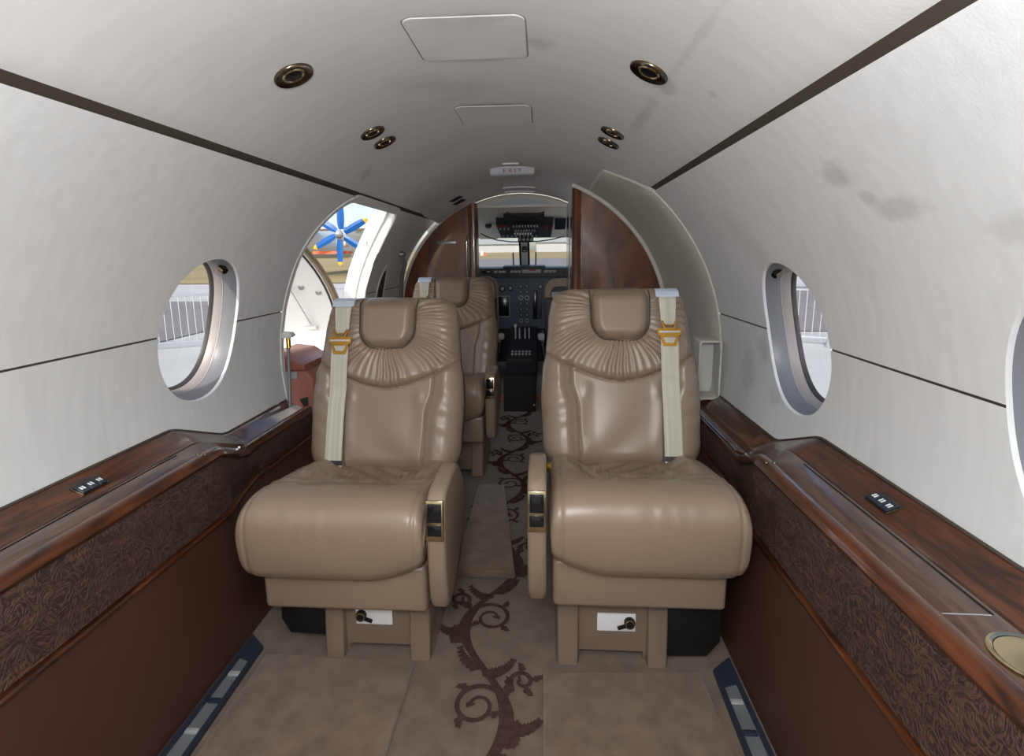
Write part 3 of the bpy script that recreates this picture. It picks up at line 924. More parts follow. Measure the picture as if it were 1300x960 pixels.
def seat(label, loc, mir, lift):
    root = thing('passenger_seat', label, 'seat', loc, 'tan leather cabin seats')
    mx = lambda x: x * mir
    # ---- backrest frame of reference (leans back)
    B0 = Vector((0, 0.170, 0.356 + lift)); A = Vector((0, 0.170, 0.505)).normalized(); Nn = Vector((0, -A.z, A.y))
    def bp(x, v, h): return B0 + A * (v * LBK) + Nn * h + Vector((mx(x), 0, 0))
    NX, NV = 151, 181
    pts = []; info = []
    for j in range(NV):
        q = j / (NV - 1); v = 0.75 * q + 0.25 * (0.5 - 0.5 * cos(pi * q))
        w = back_width(v)
        for i in range(NX):
            p = -1 + 2 * i / (NX - 1); x = w * (0.8 * p + 0.2 * sin(pi * p / 2))
            pts.append(bp(x, v, back_h(x, v))); info.append((x, v))
    def region(i, j):
        x = 0; v = 0
        for a in (j * NX + i, j * NX + i + 1, (j + 1) * NX + i, (j + 1) * NX + i + 1):
            x += info[a][0] / 4; v += info[a][1] / 4
        if v > yoke_v(x): return 'yoke'
        if abs(x) < bol_x(v): return 'mid'
        return 'bl' if x < 0 else 'br'
    reg = {(i, j): region(i, j) for j in range(NV - 1) for i in range(NX - 1)}
    # shell: rear side
    sp_, sf_ = [], []
    nv = 40
    L = []
    for j in range(nv + 1):
        v = j / nv; w = back_width(v); row = []
        for i in range(21):
            p = -1 + 2 * i / 20; x = w * sin(pi * p / 2)
            h = -0.075 * fround((w - abs(x)) / 0.06) * fround(min(v, 1 - v) * LBK / 0.05)
            row.append(bp(x, v, h - 0.0005))
        L.append(row)
    back = loft('backrest', L, 'leather', root, False, True, False, False)
    def sub(name, key):
        o = smooth_grid(name, pts, NX, NV, 'leather', back, lambda i, j: reg[(i, j)] == key)
        return o
    sub('shirred_yoke', 'yoke'); sub('center_panel', 'mid'); sub('side_bolster', 'bl'); sub('side_bolster', 'br')
    # ---- head pad
    n1, n2 = 61, 61; hp = []
    va, vb = 0.682, 1.006
    Hh = (vb - va) * LBK
    def pad_w(vv):
        e0 = (vv - va) * LBK; e1 = (vb - vv) * LBK; w = 0.082 + 0.006 * (vv - va) / (vb - va)
        if e0 < 0.062: w -= 0.062 - sqrt(max(0, 0.062 ** 2 - (0.062 - e0) ** 2))
        if e1 < 0.022: w -= 0.022 - sqrt(max(0, 0.022 ** 2 - (0.022 - e1) ** 2))
        return w
    for j in range(n2):
        q = j / (n2 - 1); vv = va + (vb - va) * (0.5 * q + 0.5 * (0.5 - 0.5 * cos(pi * q)))
        w = pad_w(vv)
        for i in range(n1):
            p = -1 + 2 * i / (n1 - 1); x = w * (0.5 * p + 0.5 * sin(pi * p / 2))
            hh = 0.036 + 0.056 * fround((w - abs(x)) / 0.030) * fround((vv - va) * LBK / 0.034) * fround((vb - vv) * LBK / 0.05)
            hh -= 0.030 * sst(0.9, 1.006, vv) 
            hp.append(bp(x, vv, hh))
    smooth_grid('headrest', hp, n1, n2, 'leather', root)
    # piping around the head pad
    path = [bp(s_ * pad_w(vv), vv, 0.066 + (0 if vv < .93 else -0.03 * sst(.93, 1.0, vv))) for s_, vv in [(-1, va + (vb - va) * (1 - i / 30)) for i in range(2, 31)] + [(1, va + (vb - va) * i / 30) for i in range(1, 29)]]
    tube('headrest_piping', path, 0.0026, 'seam', root, 6, False)
    # ---- seat cushion
    prof = [(0.20, 0.300), (0.05, 0.283), (-0.12, 0.276), (-0.222, 0.280), (-0.250, 0.300), (-0.260, 0.345), (-0.262, 0.395), (-0.256, 0.430), (-0.237, 0.456), (-0.200, 0.469), (-0.15, 0.468), (-0.04, 0.447), (0.08, 0.424), (0.18, 0.405), (0.225, 0.392), (0.238, 0.365), (0.225, 0.325)]
    np_ = len(prof); M_ = 132; sm = []
    for k_ in range(M_):
        f = k_ / M_ * np_; i = int(f); t = f - i
        P = [Vector(prof[(i + d) % np_]) for d in (-1, 0, 1, 2)]
        sm.append(0.5 * ((2 * P[1]) + (P[2] - P[0]) * t + (2 * P[0] - 5 * P[1] + 4 * P[2] - P[3]) * t * t + (3 * P[1] - P[0] - 3 * P[2] + P[3]) * t ** 3))
    cc = Vector((0.0, 0.372)); NXc = 121; L = []
    for i in range(NXc):
        p = -1 + 2 * i / (NXc - 1); u = 0.45 * p + 0.55 * sin(pi * p / 2)
        wv = 0.2085
        e_ = max(0.0, 1 - abs(u) ** 9) ** (1 / 7.0)
        e_ = max(e_, 0.03)
        row = []
        for P in sm:
            d = P - cc
            # keep the ends flat-ish: pull only near the rim
            y = cc.x + d.x * (0.55 + 0.45 * e_) if abs(d.x) > 0 else cc.x
            y = cc.x + d.x * (1 - 0.10 * (1 - e_)) if e_ < 1 else P.x
            z = cc.y + d.y * e_
            x = wv * u * (1 - 0.10 * sst(0.0, 0.25, P.x))
            if d.y > 0:
                top = sst(0.39, 0.425, P.y)
                ax = abs(x)
                z -= 0.029 * top * sst(0.165, 0.095, ax) * sst(-0.17, -0.02, P.x) * sst(0.26, 0.17, P.x)
                z += 0.006 * top * exp(-((ax - 0.165) / 0.03) ** 2) * sst(-0.1, 0.05, P.x)
                # puckers round the dip
                ang = atan2(P.x + 0.02, ax - 0.085)
                rr = sqrt((P.x + 0.02) ** 2 + (ax - 0.085) ** 2)
                z += 0.0060 * top * sin(17 * ang + 3 * sin(3 * ang)) * exp(-((rr - 0.06) / 0.034) ** 2)
                z += 0.0030 * top * sin(85 * (P.x + 0.35 * x) + 4 * sin(17 * x)) * sst(-0.12, 0.0, P.x) * sst(0.2, 0.12, ax)
                z += 0.0024 * top * sin(120 * P.x - 40 * x) * exp(-((P.x + 0.10) / 0.05) ** 2)
            if d.y < 0: z += 0.026 * sst(0.08, 0.205, x) * min(1, -d.y / 0.08)
            g = exp(-((abs(x) - 0.186) / 0.0045) ** 2) * (1 if P.x < 0.1 else 0)
            dn = d.normalized()
            if P.x < -0.18:
                wob = 0.0011 * sin(75 * x + 6 * sin(19 * x + 1)) * sst(0.33, 0.45, P.y) * (0.4 + 0.6 * sin(13 * x + 1.0) ** 2)
            else: wob = 0
            y += dn.x * (wob - 0.0022 * g); z += dn.y * (wob - 0.0022 * g)
            row.append((mx(x), y, z + lift))
        L.append(row)
    loft('seat_cushion', L, 'leather', root, True, True, True, False)
    # ---- upholstered skirt below the cushion
    box('seat_skirt', (mx(0.012), -0.015, 0.247 + lift), (0.382, 0.40, 0.116), 'leather', root, 0.012, 3, None, False)
    # ---- pedestal
    pd = prism('pedestal', [(mx(a), b) for a, b in [(-0.070, 0.0), (-0.066, 0.178), (0.184, 0.178), (0.192, 0.0), (0.135, 0.0), (0.133, 0.02), (-0.018, 0.02), (-0.02, 0.0)]], 'y', -0.128, 0.16, 'tan_plastic', root, 0.006, 2, False)
    for x0, x1 in ((-0.074, -0.026), (0.138, 0.190)):
        prism('pedestal_post', [(-0.152, 0.0), (-0.140, 0.176 + lift), (-0.05, 0.176 + lift), (-0.05, 0.0)], 'x', mx(x0), mx(x1), 'tan_plastic', root, 0.007, 3, False)
    box('pedestal_rail', (mx(0.056), -0.135, 0.165 + lift), (0.25, 0.03, 0.028), 'tan_plastic', root, 0.006, 2, None, False)
    box('placard', (mx(0.047), -0.1305, 0.103), (0.092, 0.004, 0.047), 'placard', root, 0.0016, 2, None, False)
    kn = lathe('recline_knob', [(0.0, 0.014), (0.008, 0.014), (0.0095, 0.010), (0.0125, 0.010), (0.0135, 0.006), (0.0135, 0.0)], (mx(0.016), -0.132, 0.106), (0, -1, 0), 'black_gloss', root, 20, False)
    lathe('knob_ring', [(0.0115, 0.0108), (0.0115, 0.0128), (0.0085, 0.0128), (0.0085, 0.0108)], (mx(0.016), -0.132, 0.106), (0, -1, 0), 'pale_gold', kn, 20, False)
    box('knob_lever', (mx(0.035), -0.141, 0.098), (0.022, 0.006, 0.009), 'black_gloss', kn, 0.002, 2, Matrix.Rotation(mir * 0.35, 3, 'Y'), False)
    prism('stowage_box', [(mx(a), b) for a, b in [(-0.076, 0.175 + lift), (-0.190 if mir > 0 else -0.200, 0.175 + lift), (-0.192 if mir > 0 else -0.202, 0.085 if mir > 0 else 0.058), (-0.172, 0.046 if mir > 0 else 0.018), (-0.076, 0.044 if mir > 0 else 0.014)]], 'y', -0.130, 0.10, 'black', root, 0.003, 2, False)
    # ---- armrest on the aisle side
    ap = [(-0.205, 0.212), (-0.232, 0.222), (-0.247, 0.250), (-0.254, 0.33), (-0.255, 0.40), (-0.248, 0.465), (-0.236, 0.486), (-0.212, 0.496), (-0.10, 0.500), (-0.065, 0.494), (-0.020, 0.455), (0.030, 0.405), (0.046, 0.37), (0.044, 0.325), (-0.01, 0.290), (-0.12, 0.235), (-0.17, 0.215)]
    ap = [(a, b + lift) for a, b in ap]
    arm = prism('armrest', ap, 'x', mx(0.2165), mx(0.2575), 'leather', root, 0.010, 3, False)
    box('armrest_base', (mx(0.236), -0.10, 0.232 + lift), (0.028, 0.17, 0.045), 'black', root, 0.006, 2, None, False)
    rot = Matrix.Rotation(radians(-6), 3, 'X')
    cx = mx(0.237)
    fp = box('control_plate', (cx, -0.2555, 0.441 + lift), (0.0385, 0.008, 0.088), 'pale_gold', arm, 0.003, 2, rot, False)
    box('control_button', (cx, -0.2600 + 0.0022, 0.459 + lift), (0.030, 0.004, 0.040), 'black_gloss', arm, 0.0015, 2, rot, False)
    box('control_button', (cx, -0.2618 - 0.0012, 0.422 + lift), (0.030, 0.004, 0.024), 'black_gloss', arm, 0.0015, 2, rot, False)
    lathe('belt_anchor', [(0.0, 0.012), (0.010, 0.010), (0.014, 0.0)], (mx(0.207), -0.06, 0.455 + lift), (mir, 0, 0.3), 'gold', root, 14, False)
    # ---- shoulder belt
    xb = -0.136; hw = 0.0245
    belt = thing_part = bpy.data.objects.new('shoulder_belt', None); COL.objects.link(belt); belt.parent = root; belt.empty_display_size = 0.03
    def ribbon(name, v0, v1, w0, w1, m, lift_h=0.005, n=60, x0=xb, x1=xb):
        vs, fs = [], []
        hs = []
        for j in range(n + 1):
            t = j / n; v = v0 + (v1 - v0) * t; w = w0 + (w1 - w0) * t
            hs.append(max(back_h(x0 + w * q, v) for q in (-1, -0.5, 0, 0.5, 1)))
        for j in range(n + 1):
            t = j / n; v = v0 + (v1 - v0) * t; w = w0 + (w1 - w0) * t; xc = x0 + (x1 - x0) * t
            win_ = hs[max(0, j - 6):j + 7]
            hb = (max(win_) * 0.5 + sum(win_) / len(win_) * 0.5 if v < 0.93 else hs[j]) + lift_h
            for x, dh in ((xc - w, -0.0015), (xc - w, 0.0), (xc - w * 0.6, 0.0008), (xc, 0.0), (xc + w * 0.6, 0.0008), (xc + w, 0.0), (xc + w, -0.0015)):
                vs.append(bp(x, v, hb + dh))
            if j:
                for k_ in range(6):
                    a = (j - 1) * 7 + k_; fs.append((a, a + 1, a + 8, a + 7))
        return from_data(name, vs, fs, m, belt, 60, False)
    ribbon('webbing', 0.052, 0.700, hw, hw * 1.02, 'strap')
    ribbon('upper_webbing', 0.775, 0.955, hw * 0.80, hw * 1.06, 'strap')
    ribbon('clear_wrap', 0.925, 0.985, hw * 1.35, hw * 1.35, 'clear_wrap', 0.010, 14)
    ribbon('webbing_clip', 0.050, 0.075, hw * 1.05, hw * 1.05, 'black', 0.008, 6)
    ribbon('belt_end', 0.012, 0.048, hw * 0.9, hw * 0.9, 'placard', 0.012, 6)
    # gold buckle
    def bpt(x, v, h): return bp(xb + x, v, h)
    hbk = max(back_h(xb - 0.02, 0.72), back_h(xb + 0.02, 0.72), back_h(xb, 0.66)) + 0.008
    def plate(name, outer, inner, m, th=0.005, h0=0.0):
        n = len(outer)
        L = [[bpt(x, v, hbk + h0) for x, v in outer], [bpt(x, v, hbk + h0 + th) for x, v in outer], [bpt(x, v, hbk + h0 + th) for x, v in inner], [bpt(x, v, hbk + h0) for x, v in inner]]
        return loft(name, L, m, belt, True, 30, False, False)
    k_ = 1 / LBK
    plate('buckle', [(-0.034, 0.748), (0.034, 0.748), (0.034, 0.715), (0.028, 0.712), (0.018, 0.652), (-0.018, 0.652), (-0.028, 0.712), (-0.034, 0.715)],
          [(-0.020, 0.700), (0.020, 0.700), (0.0185, 0.697), (0.017, 0.692), (0.011, 0.670), (-0.011, 0.670), (-0.017, 0.692), (-0.0185, 0.697)], 'gold')
    plate('buckle_bar', [(-0.029, 0.734), (0.029, 0.734), (0.029, 0.724), (-0.029, 0.724)], [(-0.001, 0.730), (0.001, 0.730), (0.001, 0.7295), (-0.001, 0.7295)], 'chrome', 0.0075)
    plate('buckle_yoke', [(-0.024, 0.792), (-0.018, 0.792), (-0.012, 0.770), (0.012, 0.770), (0.018, 0.792), (0.024, 0.792), (0.016, 0.745), (-0.016, 0.745)],
          [(-0.021, 0.788), (-0.0195, 0.788), (-0.010, 0.764), (0.010, 0.764), (0.0195, 0.788), (0.021, 0.788), (0.010, 0.752), (-0.010, 0.752)], 'gold', 0.006)
    return root
seat_a = seat('tan leather seat by the left ledge, gold-buckled belt on its window side, aisle armrest', (-0.312, 1.25, 0), 1, -0.012)
seat_b = seat('tan leather seat by the right ledge, white placard and large black box under it', (0.378, 1.255, 0), -1, 0.012)
seat_c = copy_tree(seat_a)
seat_c.location = (-0.300, 2.27, 0.022)
seat_c['label'] = 'tan leather seat farther forward beside the entry door, mostly hidden behind another seat'

# ------------------------------------------------------------------ carpet pieces and vine pattern
def slab(name, pts, z0, z1, label, cat, bev=0.006):
    o = prism(name, pts, 'z', z0, z1, 'carpet', None, bev, 3)
    return tag(o, label, cat)
slab('foot_mat', [(-0.530, 0.10), (-0.155, 0.10), (-0.158, 1.078), (-0.532, 1.090)], 0.0005, 0.012, 'plain taupe carpet mat in front of the left seat', 'mat', 0.004)
slab('foot_mat', [(0.157, 0.10), (0.530, 0.10), (0.525, 1.082), (0.155, 1.064)], 0.0005, 0.012, 'plain taupe carpet mat in front of the right seat', 'mat', 0.004)
st = slab('carpet_step', [(-0.120, 1.425), (0.068, 1.425), (-0.010, 2.03), (-0.120, 2.03)], 0.0005, 0.030, 'raised carpeted step slab in the aisle beside the left armrest', 'step', 0.010)
for i, (mm) in enumerate([0]):
    pass

def vine():
    V, F_ = [], []
    z = 0.0022
    cnt = [0]
    def stroke(path, w, zoff=0.0):
        cnt[0] += 1; zoff = 0.00004 * (cnt[0] % 37)
        P = [Vector((p[0], p[1], 0)) for p in path]; n = len(P); b = len(V)
        for i, p in enumerate(P):
            t = (P[min(i + 1, n - 1)] - P[max(0, i - 1)]); t.normalize(); nn = Vector((-t.y, t.x, 0))
            ww = w[i] if isinstance(w, list) else w
            V.append((p.x + nn.x * ww, p.y + nn.y * ww, z + zoff)); V.append((p.x - nn.x * ww, p.y - nn.y * ww, z + zoff))
            if i: F_.append((b + 2 * i - 2, b + 2 * i - 1, b + 2 * i + 1, b + 2 * i))
    def leaf(x, y, a, l, wd):
        n = 8; pth = []; ws = []
        for i in range(n + 1):
            t = i / n; aa = a + 0.7 * (t - 0.3)
            pth.append((x + l * t * cos(aa), y + l * t * sin(aa))); ws.append(max(0.0006, wd * sin(pi * min(1, t * 0.92 + 0.06)) * (1 + 0.35 * sin(t * 19))))
        stroke(pth, ws, 0.0002)
    def curl(x, y, a, r, sgn, turns=1.35):
        n = 34; pth = []; ws = []
        cx = x + r * cos(a + sgn * pi / 2); cy = y + r * sin(a + sgn * pi / 2)
        for i in range(n + 1):
            t = i / n; q = a - sgn * pi / 2 + sgn * turns * 2 * pi * t; rr = r * (1 - 0.72 * t)
            pth.append((cx + rr * cos(q), cy + rr * sin(q))); ws.append(0.0058 * (1 - 0.5 * t) + (0.006 if i > n - 3 else 0))
        stroke(pth, ws, 0.0001)
        for i in (7, 14, 21):
            q = a - sgn * pi / 2 + sgn * turns * 2 * pi * i / n; rr = r * (1 - 0.72 * i / n)
            leaf(cx + rr * cos(q), cy + rr * sin(q), q + (0.5 * sgn), 0.030, 0.007)
    def acanthus(x, y, a, l, wd, sgn):
        """a feathered leaf: curved rib with side lobes"""
        n = 7; px_, py_, aa = x, y, a
        pth = [(x, y)]; ws = [wd * 0.5]
        for i in range(1, n + 1):
            aa += sgn * 0.16; px_ += l / n * cos(aa); py_ += l / n * sin(aa)
            t = i / n; pth.append((px_, py_)); ws.append(max(0.001, wd * (0.9 * (1 - t) + 0.25)))
            ll = 0.026 * (1 - 0.55 * t)
            for q in (-1, 1): leaf(px_, py_, aa + q * 0.62, ll, 0.0085 * (1.1 - 0.5 * t))
        stroke(pth, ws, 0.0002)
    per = 0.56
    def stem(y): return 0.010 + 0.066 * sin(2 * pi * (y - 0.80) / per)
    def spiral(cx, cy, r0, q0, dr_, turns):
        n = 40; pth = []; ws = []
        for i in range(n + 1):
            t = i / n; q = q0 + dr_ * turns * 2 * pi * t; rr = r0 * (1 - 0.80 * t)
            pth.append((cx + rr * cos(q), cy + rr * sin(q))); ws.append(0.0066 * (1 - 0.45 * t) + (0.007 if i > n - 3 else 0))
        stroke(pth, ws)
        for i in (10, 17, 24):
            t = i / n; q = q0 + dr_ * turns * 2 * pi * t; rr = r0 * (1 - 0.80 * t)
            leaf(cx + rr * cos(q), cy + rr * sin(q), q + 0.5 * dr_, 0.032, 0.0085)
    pth = []; ws = []
    for i in range(330):
        y = 0.30 + i * 0.009; pth.append((stem(y), y)); ws.append(0.0080 + 0.0085 * abs(sin(2 * pi * (y - 0.80) / per)) ** 3)
    stroke(pth, ws)
    y = 0.80 + per / 4 - per; s = 1
    while y < 3.15:
        xe = stem(y)
        spiral(xe - s * 0.068, y + 0.035, 0.062, atan2(-0.45, s), s, 1.6)
        spiral(xe + s * 0.030, y + 0.105, 0.030, atan2(-0.7, -s), -s, 1.25)
        acanthus(xe, y - 0.02, (-0.35 if s > 0 else pi + 0.35), 0.075, 0.011, s)
        acanthus(xe, y - 0.06, (0.55 if s > 0 else pi - 0.55), 0.060, 0.010, s)
        acanthus(stem(y + per / 4), y + per / 4, (pi - 0.1 if s > 0 else 0.1), 0.090, 0.010, -s)
        acanthus(stem(y + per / 4), y + per / 4 - 0.02, (-0.1 if s > 0 else pi + 0.1), 0.085, 0.010, s)
        leaf(xe - s * 0.01, y + 0.06, pi / 2 - s * 0.5, 0.06, 0.012)
        y += per / 2; s = -s
    o = from_data('vine_pattern', V, F_, 'vine', floor, False)
    o['kind'] = 'stuff'
    return o
vine()

def floor_vent(side, label):
    y0, y1 = (0.72, 1.155) if side < 0 else (0.62, 1.135)
    root = thing('floor_vent', label, 'floor vent', (side * 0.585, (y0 + y1) / 2, 0), 'dark floor vents along the walls')
    o_ = [(side * 0.607, y0), (side * 0.607, y1), (side * 0.556, y1 - 0.04), (side * 0.548, y0)]
    i_ = [(side * 0.597, y0 + 0.02), (side * 0.597, y1 - 0.075), (side * 0.566, y1 - 0.085), (side * 0.560, y0 + 0.02)]
    frame_plate('vent_frame', o_, i_, 'z', 0.001, 0.010, 'navy', root)
    from_data('vent_well', [(x, y, 0.0025) for x, y in i_], [(0, 1, 2, 3)], 'grey_metal', root, False)
    for i in range(3):
        box('vent_bar', (side * 0.580, y1 - 0.125 - 0.075 * i, 0.006), (0.028, 0.012, 0.006), 'navy' if i % 2 else 'galv', root, 0.002)
    return root
floor_vent(-1, 'dark navy floor vent between the left wall and the carpet mat')
floor_vent(1, 'dark navy floor vent between the right wall and the carpet mat')

# ------------------------------------------------------------------ ceiling fittings
def downlight(x, y, r, label):
    t = math.acos(x / RC); p = Vector((RC * cos(t), y, ZC + RC * sin(t))); nrm = Vector((-cos(t), 0, -sin(t)))
    root = thing('reading_light', label, 'ceiling light', p, 'round bronze ceiling lights')
    p = p + nrm * 0.0018
    lathe('bezel', [(r, -0.002), (r, 0.0015), (r * 0.96, 0.0035), (r * 0.91, 0.003), (r * 0.74, -0.0005 + 0.0012), (r * 0.58, 0.0003), (r * 0.56, 0.0003)], p, nrm, 'bronze', root, 32)
    lathe('eyeball', [(r * 0.58, 0.0002), (r * 0.53, 0.0024), (r * 0.48, 0.0026), (r * 0.43, 0.0008)], p, nrm, 'pale_gold', root, 28)
    lathe('lens', [(r * 0.44, 0.0008), (r * 0.30, 0.0014), (0.0, 0.0018)], p, nrm, 'panel_dark', root, 20)
downlight(-0.356, 1.095, 0.0415, 'large round bronze ceiling light nearest the left side of the picture')
downlight(0.368, 1.125, 0.0415, 'large round bronze ceiling light nearest the right side of the picture')
downlight(-0.357, 1.590, 0.0385, 'rear one of the paired bronze ceiling lights on the left')
downlight(-0.359, 1.715, 0.0385, 'front one of the paired bronze ceiling lights on the left')
downlight(0.364, 1.650, 0.0385, 'rear one of the paired bronze ceiling lights on the right')
downlight(0.368, 1.780, 0.0385, 'front one of the paired bronze ceiling lights on the right')

def ceil_pt(x, y, d=0.0):
    t = math.acos(x / RC); r = rceil(y) - d
    return (r * cos(t), y, ZC + r * sin(t))
def hatch(x0, x1, y0, y1, label, rad=0.02, h=0.0028):
    rr = rrect(x0, x1, y0, y1, rad, 6); n = len(rr)
    cx, cy = (x0 + x1) / 2, (y0 + y1) / 2
    def sc(k_): return [(cx + (x - cx) * (1 - k_ / (x1 - x0) * 2), cy + (y - cy) * (1 - k_ / (y1 - y0) * 2)) for x, y in rr]
    root = thing('ceiling_hatch', label, 'ceiling panel', ceil_pt(cx, cy), 'ceiling access panels')
    loops = [[ceil_pt(x, y, 0.0004) for x, y in sc(-0.002)], [ceil_pt(x, y, 0.0012) for x, y in sc(-0.001)], [ceil_pt(x, y, 0.0004) for x, y in sc(0.0)]]
    loft('joint', loops, 'hatch_joint', root, True, False)
    loops = [[ceil_pt(x, y, 0.0) for x, y in rr], [ceil_pt(x, y, h) for x, y in sc(0.0015)]]
    for k_ in range(1, 9):
        loops.append([ceil_pt(cx + (x - cx) * (1 - k_ / 8.001), cy + (y - cy) * (1 - k_ / 8.001), h + 0.0003) for x, y in sc(0.003)])
    loft('panel', loops, 'ceil', root, True, 50)
hatch(-0.116, 0.120, 1.035, 1.246, 'larger rectangular ceiling panel nearest the camera')
hatch(-0.114, 0.118, 1.615, 1.832, 'rectangular ceiling panel between the paired ceiling lights')

sg = thing('exit_sign', 'white ceiling exit sign with dark red EXIT lettering', 'exit sign', ceil_pt(-0.005, 2.745))
zc_ = ZC + RC
prism('sign_body', [(2.715, zc_ - 0.002), (2.722, zc_ - 0.030), (2.730, zc_ - 0.036), (2.775, zc_ - 0.036), (2.80, zc_ - 0.002)], 'x', -0.120, 0.110, 'sign_face', sg, 0.008, 3)
box('sign_base', (-0.005, 2.757, zc_ - 0.003), (0.250, 0.105, 0.008), 'white_plastic', sg, 0.003)
cu = bpy.data.curves.new('exit_letters', 'FONT')
cu.body = 'EXIT'; cu.size = 0.030; cu.align_x = 'CENTER'; cu.align_y = 'CENTER'; cu.extrude = 0.0012; cu.space_character = 1.5
lt = bpy.data.objects.new('exit_letters', cu); COL.objects.link(lt); cu.materials.append(M['red'])
lt.parent = sg
bpy.context.view_layer.update()
lm = bpy.data.meshes.new_from_object(lt)
bpy.data.objects.remove(lt)
lt = bpy.data.objects.new('exit_letters', lm); COL.objects.link(lt); lt.parent = sg
lt.location = Vector((-0.005, 2.7178, zc_ - 0.0195)) - sg.location
lt.rotation_euler = (radians(90 + 14), 0, 0)
lt.scale = (1.15, 0.85, 1)

def slot(x0, x1, y, label, wd=0.010):
    root = thing('ceiling_slot', label, 'ceiling vent', ceil_pt((x0 + x1) / 2, y), 'ceiling air slots')
    n = 12; A_ = [ceil_pt(x0 + (x1 - x0) * i / n, y - wd, 0.001) for i in range(n + 1)]; B_ = [ceil_pt(x0 + (x1 - x0) * i / n, y - wd, 0.008) for i in range(n + 1)]; C_ = [ceil_pt(x0 + (x1 - x0) * i / n, y + wd, 0.008) for i in range(n + 1)]; D_ = [ceil_pt(x0 + (x1 - x0) * i / n, y + wd, 0.001) for i in range(n + 1)]
    loft('slot_lip', [A_, B_, C_, D_], 'white_plastic', root, False, 30)
    E_ = [ceil_pt(x0 + (x1 - x0) * i / n, y + wd + 0.014, 0.001) for i in range(n + 1)]; G_ = [ceil_pt(x0 + (x1 - x0) * i / n, y + wd, 0.0012) for i in range(n + 1)]
    loft('slot_gap', [G_, E_], 'seam', root, False, False)
slot(-0.045, 0.035, 2.60, 'short slot in the ceiling just behind the exit sign', 0.006)
slot(-0.10, 0.105, 3.30, 'longer ceiling slot nearest the cockpit arch', 0.008)
slot(-0.10, 0.105, 3.42, 'ceiling slot against the cockpit arch', 0.008)
dv = thing('ceiling_grille', 'small black double grille in the ceiling near the left partition', 'ceiling vent', ceil_pt(-0.36, 3.2))
for i in (0, 1):
    vs = [Vector(ceil_pt(-0.39 + dx, 3.17 + 0.09 * i + dy, 0.003)) for dx, dy in ((-0.03, 0), (0.03, 0), (0.045, 0.055), (-0.015, 0.055))]
    vs2 = [v + Vector((0.002, 0, 0.004)) for v in vs]
    from_data('grille', vs + vs2, [(0, 1, 2, 3), (0, 4, 5, 1), (1, 5, 6, 2), (2, 6, 7, 3), (3, 7, 4, 0)], 'black', dv, False)

# ------------------------------------------------------------------ doorway odds and ends
sb = thing('stair_housing', 'terracotta leather housing box with lid in the doorway', 'cabinet', (-0.88, 2.06, 0))
prism('housing_body', [(-0.985, 0.0), (-0.985, 0.535), (-0.800, 0.535), (-0.775, 0.50), (-0.770, 0.0)], 'y', 1.96, 2.20, 'terracotta', sb, 0.012, 3)
prism('housing_lid', [(-0.99, 0.535), (-0.99, 0.585), (-0.95, 0.603), (-0.87, 0.595), (-0.835, 0.572), (-0.800, 0.560), (-0.795, 0.538)], 'y', 1.945, 2.21, 'terracotta_lid', sb, 0.008, 3)
prism('pull_notch', [(-0.835, 0.415), (-0.800, 0.425), (-0.80, 0.375), (-0.812, 0.372)], 'y', 1.957, 1.962, 'black', sb)
box('housing_tape', (-0.90, 1.958, 0.515), (0.13, 0.004, 0.028), 'cockpit_grey', sb)
rd = thing('door_cable', 'thin grey lanyard rod with a white knob at the door edge of the left ledge', 'rod', (-0.80, 1.80, 0.42))
tube('rod', [(-0.795, 1.80, 0.426), (-0.803, 1.83, 0.55), (-0.812, 1.86, 0.655)], 0.0062, 'grey_ring', rd, 10)
tube('brass_ferrule', [(-0.810, 1.858, 0.645), (-0.813, 1.865, 0.682)], 0.0085, 'gold', rd, 10)
prism('knob', [(-0.840, 0.682), (-0.842, 0.700), (-0.828, 0.706), (-0.798, 0.704), (-0.790, 0.692), (-0.800, 0.684)], 'y', 1.850, 1.885, 'white_plastic', rd, 0.004, 2)
lathe('rod_foot', [(0.014, 0.0), (0.012, 0.012), (0.007, 0.016)], (-0.795, 1.80, 0.4155), (0, 0, 1), 'black', rd, 14)

# ------------------------------------------------------------------ cockpit
cf = struct(box('floor_cockpit', (0, 4.05, 0.01), (1.50, 1.30, 0.08), 'carpet_aisle'), 'dim cockpit floor beyond the aisle', 'floor')
struct(box('trim_2', (0, 3.395, 0.022), (1.1, 0.012, 0.055), 'terracotta'), 'terracotta riser strip at the cockpit threshold', 'step')
# cockpit side walls and roof (tapering)
def cshell():
    L = []
    for y, r in ((3.50, 0.80), (3.8, 0.78), (4.15, 0.70), (4.5, 0.62)):
        row = []
        for i in range(41):
            t = -0.75 + (pi + 1.5) * i / 40
            row.append((r * cos(t), y, ZC - 0.03 * (y - 3.5) + r * sin(t)))
        L.append(row)
    # leave side cockpit windows open: faces between y 3.8 and 4.5 at t 0.25..0.85 on both sides
    n = 41; vs = [v for R_ in L for v in R_]; fs = []
    for j in range(3):
        for i in range(40):
            t = -0.75 + (pi + 1.5) * (i + 0.5) / 40
            a = min(t, pi - t)
            if j >= 1 and 0.10 < a < 0.95: continue
            if j == 2 and a > 0.10: continue
            q = j * n + i; fs.append((q, q + 1, q + n + 1, q + n))
    return struct(from_data('wall_cockpit', vs, fs, 'cream', None, True), 'cream lined cockpit shell', 'wall')
cshell()
